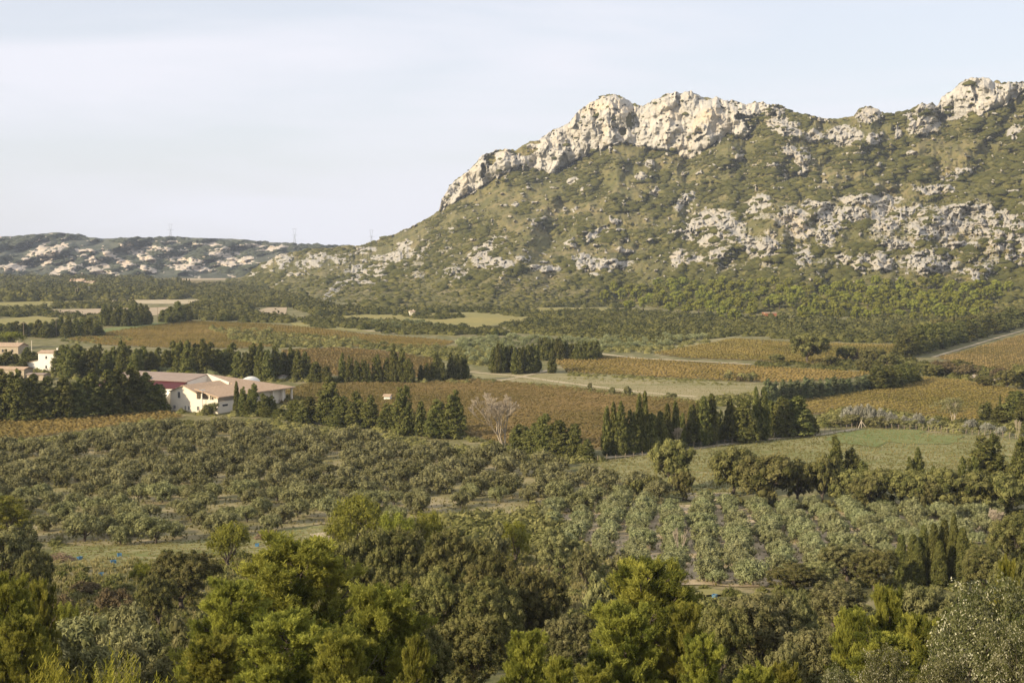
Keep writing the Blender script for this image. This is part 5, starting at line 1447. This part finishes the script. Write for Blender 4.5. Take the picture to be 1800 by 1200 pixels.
def farmhouse():
    x, y, z = (float(a[0]) for a in ground(383, 727))
    r = empty("farmhouse", (x, y, z - 0.1), math.radians(-26.57))
    tag(r, "large cream farmhouse with clay tile roof, maroon barn and corner loggia", "farmhouse")
    b = MB()
    # gabled wing
    b.wall([(-18, 0, 0), (-8, 0, 0), (-8, 0, 6.0), (-13, 0, 8.0), (-18, 0, 6.2)], (0, 18, 0))
    # loggia block: low wall and back rooms
    b.box(-8, 0, 0, 0.35, 0, 4.2); b.box(-0.35, 0, 0.35, 16, 0, 3.6); b.box(-8, -2.6, 3.2, 18, 0, 6.0)
    b.box(-18, -1.0, 18.05, 36, 0, 4.4)
    b.build("wall", M['cream'], r)
    b = MB(); b.wall([(-18.2, 17.6, 6.0), (-9.4, 17.6, 6.0), (-9.4, 17.6, 7.75), (-18.2, 17.6, 10.1)], (0, 0.5, 0)); b.build("parapet", M['cream'], r)
    # main roof: one long slope towards the right, hipped behind
    b = MB()
    b.slab([(-18.3, 18, 10.1), (-8.2, 18, 7.35), (-8.2, -0.7, 7.35), (0.9, -0.7, 5.2), (0.9, 39, 4.9)], 0.28)
    b.slab([(-18.3, 18, 10.1), (0.9, 39, 4.9), (-18.3, 40, 4.9)], 0.28)
    b.build("roof", M['tile'], r)
    b = MB(); b.slab([(-18.5, -0.5, 6.15), (-13, -0.5, 8.25), (-13, 18, 8.25), (-18.5, 18, 6.15)], 0.2)
    b.slab([(-13, -0.5, 8.26), (-7.9, -0.5, 6.2), (-7.9, 18, 6.2), (-13, 18, 8.26)], 0.2); b.build("roof", M['tile'], r)
    # barn
    b = MB(); b.box(-50, -18.05, 3, 26, 0, 6.6); b.wall([(-50, 8, 6.6), (-50, 8, 8.3), (-50, 18, 9.7), (-50, 26, 6.6)], (31.9, 0, 0)); b.build("barn_wall", M['white'], r)
    b = MB(); b.slab([(-50.4, 7.6, 8.3), (-17.9, 7.6, 8.5), (-17.9, 18, 10.0), (-50.4, 18, 9.9)], 0.18); b.slab([(-50.4, 18, 9.9), (-17.9, 18, 10.0), (-17.9, 27, 6.5), (-50.4, 27, 6.5)], 0.18)
    b.build("barn_roof", M['grey_roof'], r)
    b = MB(); b.slab([(-50.4, 2.4, 6.6), (-18.1, 2.4, 6.8), (-18.1, 8, 8.15), (-50.4, 8, 8.1)], 0.15); b.build("maroon_roof", M['maroon'], r)
    b = MB(); b.wall([(-20.5, 2.9, 0), (-20.5, -2.8, 0), (-20.5, 2.9, 5.8)], (-1.2, 0, 0)); b.wall([(-25.0, 2.9, 0), (-25.0, -1.8, 0), (-25.0, 2.9, 5.8)], (-1.2, 0, 0)); b.build("buttress", M['white'], r)
    b = MB(); b.box(-34, -33.4, 9, 10, 8.4, 8.9); b.build("roof_vent", M['metal'], r)
    # loggia columns, terrace columns
    for (cx, cy, z0) in ((-0.4, 0.4, 4.2), (-3.2, 0.3, 4.2), (-6.2, 0.3, 4.2)):
        b = MB(); b.tube((cx, cy, z0 - 0.1), (cx, cy, 5.9 if cx < -2 else 5.1), 0.32, 0.28, 10); b.box(cx - 0.4, cx + 0.4, cy - 0.4, cy + 0.4, z0 + 0.0, z0 + 0.15); b.build("column", M['cream'], r)
    for cy in (17, 22.5, 28, 33.2, 38.2):
        b = MB(); b.tube((-0.1, cy, 0), (-0.1, cy, 4.7), 0.42, 0.36, 10); b.box(-0.6, 0.4, cy - 0.5, cy + 0.5, 0, 0.3); b.box(-0.55, 0.35, cy - 0.45, cy + 0.45, 4.3, 4.6); b.build("column", M['cream'], r)
    b = MB(); b.box(-0.35, 0.05, 16, 38.6, 4.45, 4.75); b.build("beam", M['cream'], r)
    def win(x0, x1, z0, z1, yy=-0.03, front=True):
        f = MB()
        if front:
            f.box(x0, x1, yy - 0.02, 0.12, z0, z1)
        else:
            f.box(-0.12, 0.04, x0, x1, z0, z1)
        w_ = f.build("window", M['dark'], r)
        g = MB()
        if front:
            g.box(x0 - 0.1, x0, yy - 0.06, yy + 0.06, z0 - .1, z1 + .1); g.box(x1, x1 + 0.1, yy - 0.06, yy + 0.06, z0 - .1, z1 + .1); g.box(x0, x1, yy - 0.06, yy + 0.06, z1, z1 + 0.1); g.box(x0 - 0.1, x1 + 0.1, yy - 0.14, yy + 0.06, z0 - 0.2, z0 - 0.1); g.box((x0 + x1) / 2 - .04, (x0 + x1) / 2 + .04, yy - 0.05, yy - .021, z0, z1)
        else:
            g.box(-0.05, 0.08, x0 - 0.1, x0, z0 - .1, z1 + .1); g.box(-0.05, 0.08, x1, x1 + 0.1, z0 - .1, z1 + .1); g.box(-0.05, 0.08, x0, x1, z1, z1 + .1)
        g.build("frame", M['white'], w_)
    win(-15.2, -14.2, 4.2, 6.1); win(-16.9, -16.1, 0.9, 1.9); win(-12.6, -12.0, 0.7, 1.9); win(-11.3, -10.7, 0.7, 1.9); win(-7.9, -7.0, 0.8, 2.0)
    win(2.2, 4.8, 2.1, 2.7, front=False)
    b = MB(); n = 10
    arc = [(0.05, 7.2, 0.0), (0.05, 9.0, 0.0)] + [(0.05, 8.1 + 0.9 * math.cos(math.pi * k / n), 1.6 + 0.9 * math.sin(math.pi * k / n)) for k in range(n + 1)]
    b.wall(arc, (-0.3, 0, 0)); b.build("arched_door", M['dark'], r)
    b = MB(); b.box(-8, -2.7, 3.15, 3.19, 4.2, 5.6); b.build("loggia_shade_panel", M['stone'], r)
farmhouse()

def house(px, base, w_, dpt, h, rz, label, name="house", wall='white', roofh=1.0, wing=None, windows=(), roof='tile', cat="house"):
    x, y, z = (float(a[0]) for a in ground(px, base))
    r = empty(name, (x, y, z - 0.1), rz); tag(r, label, cat)
    b = MB(); b.wall([(-w_ / 2, 0, 0), (w_ / 2, 0, 0), (w_ / 2, 0, h), (-w_ / 2, 0, h)], (0, dpt, 0))
    if wing:
        wx, wh = wing; b.wall([(-w_ / 2 - wx, 0.3, 0), (-w_ / 2 - 0.01, 0.3, 0), (-w_ / 2 - 0.01, 0.3, wh), (-w_ / 2 - wx, 0.3, wh * 0.72)], (0, dpt * 0.8, 0))
    b.build("wall", M[wall], r)
    b = MB(); e = 0.35
    b.slab([(-w_ / 2 - e, -e, h + 0.15), (w_ / 2 + e, -e, h + 0.15), (w_ / 2 + e, dpt / 2, h + roofh), (-w_ / 2 - e, dpt / 2, h + roofh)], 0.18)
    b.slab([(-w_ / 2 - e, dpt / 2, h + roofh), (w_ / 2 + e, dpt / 2, h + roofh), (w_ / 2 + e, dpt + e, h + 0.15), (-w_ / 2 - e, dpt + e, h + 0.15)], 0.18)
    for s_ in (-1, 1): b.wall([(s_ * (w_ / 2 - 0.1), 0, h - .05), (s_ * (w_ / 2 - 0.1), dpt, h - .05), (s_ * (w_ / 2 - 0.1), dpt / 2, h + roofh - 0.15)], (-s_ * 0.2, 0, 0))
    if wing:
        b.slab([(-w_ / 2 - wx - 0.2, 0, wing[1] * 0.74), (-w_ / 2, 0, wing[1] + .05), (-w_ / 2, dpt * 0.85, wing[1] + .05), (-w_ / 2 - wx - 0.2, dpt * 0.85, wing[1] * 0.74)], 0.14)
    b.build("roof", M[roof], r)
    for (x0, x1, z0, z1) in windows:
        f = MB().box(x0, x1, -0.04, 0.1, z0, z1); wi = f.build("window", M['dark'], r)
        g = MB().box(x0 - 0.08, x1 + 0.08, -0.1, 0.05, z0 - 0.12, z0 - 0.01); g.build("sill", M['stone'], wi)
    b = MB().box(w_ * 0.2, w_ * 0.2 + 0.6, dpt * 0.6, dpt * 0.6 + 0.5, h + roofh * 0.5, h + roofh + 0.7) if h > 3.5 else None
    if b: b.build("chimney", M[wall], r)
    return r
house(84, 652, 8.0, 8, 7.4, math.radians(-8), "white two-storey house with a tiled roof and lower left wing", wing=(5.6, 4.6), windows=[(-0.9, -0.2, 5.2, 6.2), (-1.0, -0.3, 1.2, 2.3)])
house(10, 622, 13, 9, 3.6, math.radians(-12), "stone house with a pale tiled roof half hidden at the left edge", wall='stone', roofh=1.6, windows=[(3, 4, 1, 2.2), (-2, -1, 1, 2.2)])
house(16, 664, 13, 6, 3.4, math.radians(-14), "low pinkish-roofed outbuilding behind the left windbreak", wall='stone', roofh=0.9, windows=[(1, 2, 1, 2)])
house(62, 668, 7, 5, 2.2, math.radians(-14), "small grey shed roof between windbreak and white house", name="shed", wall='stone', roofh=0.5, roof='grey_roof', cat="shed")
house(1355, 556, 9, 6, 2.6, math.radians(10), "small red brick cabin at the edge of the slope wood", name="cabin", wall='brick', roofh=0.5, windows=[(-1, 0, 0.8, 1.8)], cat="cabin")
house(725, 556, 4.0, 4, 3.6, math.radians(15), "tiny cream stone hut by the yellow field", name="hut", wall='cream', roofh=0.8, windows=[(-.5, .5, 0.2, 1.8)], cat="hut")
house(134, 502, 18, 12, 6, math.radians(-5), "far pink-roofed farm among woods below the far hills", wall='white', roofh=3, windows=[(-4, -3, 2, 4), (2, 3, 2, 4)])
house(150, 502, 26, 10, 4, math.radians(-5), "long low ochre barn beside the far pink-roofed farm", name="barn", wall='cream', roofh=2, windows=[(-4, -3, 1.5, 3)], cat="barn")
house(680, 705, 2.0, 2.4, 1.7, math.radians(-10), "tiny orange-roofed shed seen through the conifers near the brown vineyard", name="shed", wall='white', roofh=0.7, cat="shed")
house(486, 668, 4, 4, 1.6, math.radians(-30), "small grey-roofed lean-to behind the farmhouse terrace", name="shed", wall='white', roofh=0.5, roof='grey_roof', cat="shed")

# water tank behind the tiled roof
def tank():
    x, y, z = (float(a[0]) for a in ground(431, 678)); r = empty("polytunnel", (x, y, z)); tag(r, "small white rounded polytunnel behind the farmhouse tile roof", "polytunnel")
    b = MB(); n = 10
    arc = [(3.4 * math.cos(math.pi * k / n), 0, 2.4 * math.sin(math.pi * k / n)) for k in range(n + 1)]
    b.wall(arc, (0, 12, 0)); b.build("cover", M['white'], r)
    b = MB().box(-1, 1, -0.05, 0.02, 0, 2.0); b.build("door", M['metal'], r)
tank()

# ------------------------------------------------------------------ poles, pylons, fences, crates, branch piles
def pole(px, top, base, label, mat='wood_post', arms=1, aw=2.2, th=0.16):
    x, y, z = (float(a[0]) for a in ground(px, base)); h = (base - top) / F * y
    r = empty("utility_pole", (x, y, z)); tag(r, label, "utility pole")
    MB().tube((0, 0, -0.3), (0, 0, h), th, th * 0.7, 8).build("post", M[mat], r)
    for k in range(arms):
        zz = h - 0.25 - k * 1.0
        b = MB().box(-aw / 2, aw / 2, -0.1, 0.1, zz, zz + 0.18).build("crossarm", M[mat], r)
        for s_ in (-0.9, 0, 0.9):
            MB().tube((s_ * aw / 2, 0, zz + 0.18), (s_ * aw / 2, 0, zz + 0.5), 0.07, 0.05, 6).build("insulator", M['metal'], b)
pole(277, 540, 569, "wooden pole standing beside the dark isolated cypress clump")
pole(99, 560, 592, "pole with crossarm before the long left windbreak", aw=3)
pole(42, 567, 603, "pole with wide crossarm above the bright left tree", aw=4.5)
pole(56, 598, 622, "pale concrete post without wires behind the white house", 'cream', 0)
pole(133, 508, 527, "left one of the twin far poles beside the olive field", th=0.3, aw=1.5)
pole(137, 505, 527, "right one of the twin far poles beside the olive field", th=0.3, aw=1.5)
pole(157, 504, 522, "far grey pole against the dark woods", 'metal', th=0.3)
pole(356, 684, 726, "grey lamp pole by the gabled wing of the farmhouse", 'metal', 1, 1.6, 0.1)

def pylon(px, top, base, d, label):
    x, y, z0 = (float(a) for a in at_depth(px, base, d)); h = (base - top + 3) / F * d
    r = empty("pylon", (x, y, z0 - 3), 0.3); tag(r, label, "pylon", "pylons on the far ridge")
    b = MB(); t = 0.22
    bw = 3.2
    L = []
    for sx in (-1, 1):
        for sy in (-1, 1):
            L.append(((sx * bw, sy * bw, 0), (sx * 0.9, sy * 0.9, h * 0.6))); L.append(((sx * 0.9, sy * 0.9, h * 0.6), (sx * 3.5, sy * 0.5, h * 0.98)))
    for k in range(6):
        f0, f1 = k / 6.0, (k + 1) / 6.0; w0 = bw + (0.9 - bw) * f0; w1 = bw + (0.9 - bw) * f1
        for s_ in (-1, 1):
            L.append(((-w0 * s_, w0, h * 0.6 * f0), (w1 * s_, w1, h * 0.6 * f1))); L.append(((w0, -w0 * s_, h * 0.6 * f0), (w1, w1 * s_, h * 0.6 * f1)))
    for p, q in L: b.tube(p, q, t, t, 4)
    b.build("tower", M['metal'], r)
    for zz, ww in ((h * 0.98, 5.0), (h * 0.62, 7.5)):
        b = MB(); b.tube((-ww, 0, zz), (ww, 0, zz), t, t, 4); b.tube((-ww, 0, zz), (0, 0, zz + 1.2), t * .8, t * .8, 4); b.tube((ww, 0, zz), (0, 0, zz + 1.2), t * .8, t * .8, 4); b.build("crossarm", M['metal'], r)
pylon(300, 395, 418, 3350, "leftmost of the three faint pylons on the far ridge")
pylon(518, 403, 430, 3350, "middle one of the three faint pylons on the far ridge")
pylon(653, 405, 433, 3350, "rightmost of the three faint pylons, just before the mountain")

def fence(pts, label, hpx=1.5, gap=2.6):
    P = np.array(pts, float); x, y, z = ground(P[:, 0], P[:, 1])
    r = empty("wire_fence", (float(x[0]), float(y[0]), float(z[0]))); tag(r, label, "fence", "sheep fences round the meadow")
    prev = None; cnt = 0; wires = MB(); rr = random.Random(5)
    first = None
    for i in range(len(x) - 1):
        L = math.hypot(x[i + 1] - x[i], y[i + 1] - y[i]); n = max(1, int(L / gap))
        for k in range(n):
            xx = x[i] + (x[i + 1] - x[i]) * k / n; yy = y[i] + (y[i + 1] - y[i]) * k / n; zz = float(H(xx, yy))
            c = (float(xx - x[0]), float(yy - y[0]), float(zz - z[0]))
            h = hpx * rr.uniform(0.85, 1.15); tl = rr.uniform(-0.12, 0.12)
            if cnt < 98:
                if first is None:
                    first = MB().tube((0, 0, -0.3), (0, 0, 1.5), 0.09, 0.07, 6).mesh("post", M['wood_post'])
                o = link("post", first, r); o.location = c; o.rotation_euler = (rr.uniform(-.05, .05), tl, 0); o.scale = (1, 1, h / 1.5)
            if prev:
                for hh_ in (0.4, 0.8, 1.2): wires.tube((prev[0], prev[1], prev[2] + hh_), (c[0], c[1], c[2] + hh_), 0.012, 0.012, 3)
            prev = c; cnt += 1
    wires.build("wire", M['metal'], r)
fence([(1050, 812), (1130, 804), (1205, 789), (1300, 779), (1440, 761), (1515, 750)], "wire fence running under the cypress row to the meadow corner", gap=2.4)
fence([(1516, 750), (1600, 756), (1720, 764), (1830, 775)], "wire fence along the back of the green meadow", gap=1.6)
x, y, z = (float(a[0]) for a in ground(1514, 752)); r = empty("corner_post", (x, y, z)); tag(r, "tall braced corner post where the two meadow fences meet", "fence post")
MB().tube((0, 0, -0.3), (0, 0, 2.2), 0.16, 0.13, 8).build("post", M['bark_pale'], r); MB().tube((0.1, 0, 1.8), (1.4, -0.2, 0), 0.1, 0.1, 6).build("brace", M['bark_pale'], r); MB().tube((-0.1, 0, 1.8), (-1.0, -0.6, 0), 0.1, 0.1, 6).build("brace", M['bark_pale'], r)

def crate(px, base, label, s=1.0):
    x, y, z = (float(a[0]) for a in ground(px, base)); r = empty("harvest_crate", (x, y, z + 0.2), random.uniform(0, 3)); tag(r, label, "crate", "blue harvest crates")
    a, b_, h, t = 0.36 * s, 0.27 * s, 0.42 * s, 0.04
    m = MB().box(-a, a, -b_, b_, 0, t); m.box(-a, a, -b_, -b_ + t, t, h); m.box(-a, a, b_ - t, b_, t, h); m.box(-a, -a + t, -b_ + t, b_ - t, t, h); m.box(a - t, a, -b_ + t, b_ - t, t, h)
    m.build("bin", M['blue'], r)
    m = MB().box(-a - .03, a + .03, -b_ - .03, -b_ - .001, h - 0.08, h); m.box(-a - .03, a + .03, b_ + .001, b_ + .03, h - 0.08, h); m.build("rim", M['blue'], r)
crate(140, 985, "small blue crate beside the branch pile"); crate(199, 992, "blue crate nearest the camera on the grass strip", 1.1); crate(210, 980, "blue crate furthest back on the grass strip", 1.1)
crate(178, 1013, "faint blue crate among the russet brambles", 0.9); crate(452, 962, "blue crate partly hidden behind the domed pine"); crate(1256, 1052, "lone blue crate below the young olives", 0.9)

def pile(px, base, w_, h, label, seed):
    x, y, z = (float(a[0]) for a in ground(px, base)); r_ = np.random.default_rng(seed); segs = []
    for k in range(520):
        a = r_.uniform(0, 6.28); rr = w_ / 2 * math.sqrt(r_.random()); zc = h * (1 - (2 * rr / w_) ** 2) * r_.uniform(0.3, 1)
        c = np.array([math.cos(a) * rr, math.sin(a) * rr, zc]); d = unit(1, r_)[0]; d[2] *= 0.4; L = r_.uniform(0.4, 1.1)
        segs.append((c - d * L / 2, c + d * L / 2, 0.045, 0.02))
    tv, tq = tubes(segs, 4)
    o = link("branch_pile", mesh_np("branch_pile", tv, [tq], M['twig_pile'])); o.location = (x, y, z); tag(o, label, "branch pile", "piles of cut branches")
pile(105, 987, 5.2, 1.4, "heap of cut branches at the left end of the grass strip", 1)
pile(470, 948, 5.0, 1.4, "heap of cut branches behind the big domed pine", 2)

# white boulders of the slope foot
def boulder(px, base, w_, label, seed):
    x, y, z = (float(a[0]) for a in surf(px, base)); V = ICO2.copy()
    V = V * (1 + (vn(V[:, 0] * 1.5 + seed, V[:, 1] * 1.5, V[:, 2] * 1.5, seed) - 0.5) * 0.9)[:, None]; V[:, 2] *= 0.6
    o = link("boulder", mesh_np("boulder", V * w_ / 2, [ICT2], M['stone'])); o.location = (x, y, z + 0.2); tag(o, label, "boulder", "pale boulders")
boulder(1712, 668, 5, "pale boulder left of the russet shrub between right vineyards", 3)
boulder(1745, 672, 6, "pale boulder under the russet shrubs between right vineyards", 4)

# ------------------------------------------------------------------ haze
def haze():
    b = MB().box(-5200, 5200, -420, 6800, -12, 420)
    t = NT("haze_air")
    v = t.n("ShaderNodeVolumePrincipled", {'Color': (0.74, 0.84, 1.0, 1), 'Density': 0.000062, 'Anisotropy': 0.0})
    t.t.links.new(v.outputs[0], t.out.inputs['Volume'])
    o = b.build("haze", t.m); tag(o, kind='stuff')
HAZE = True
if HAZE: haze()
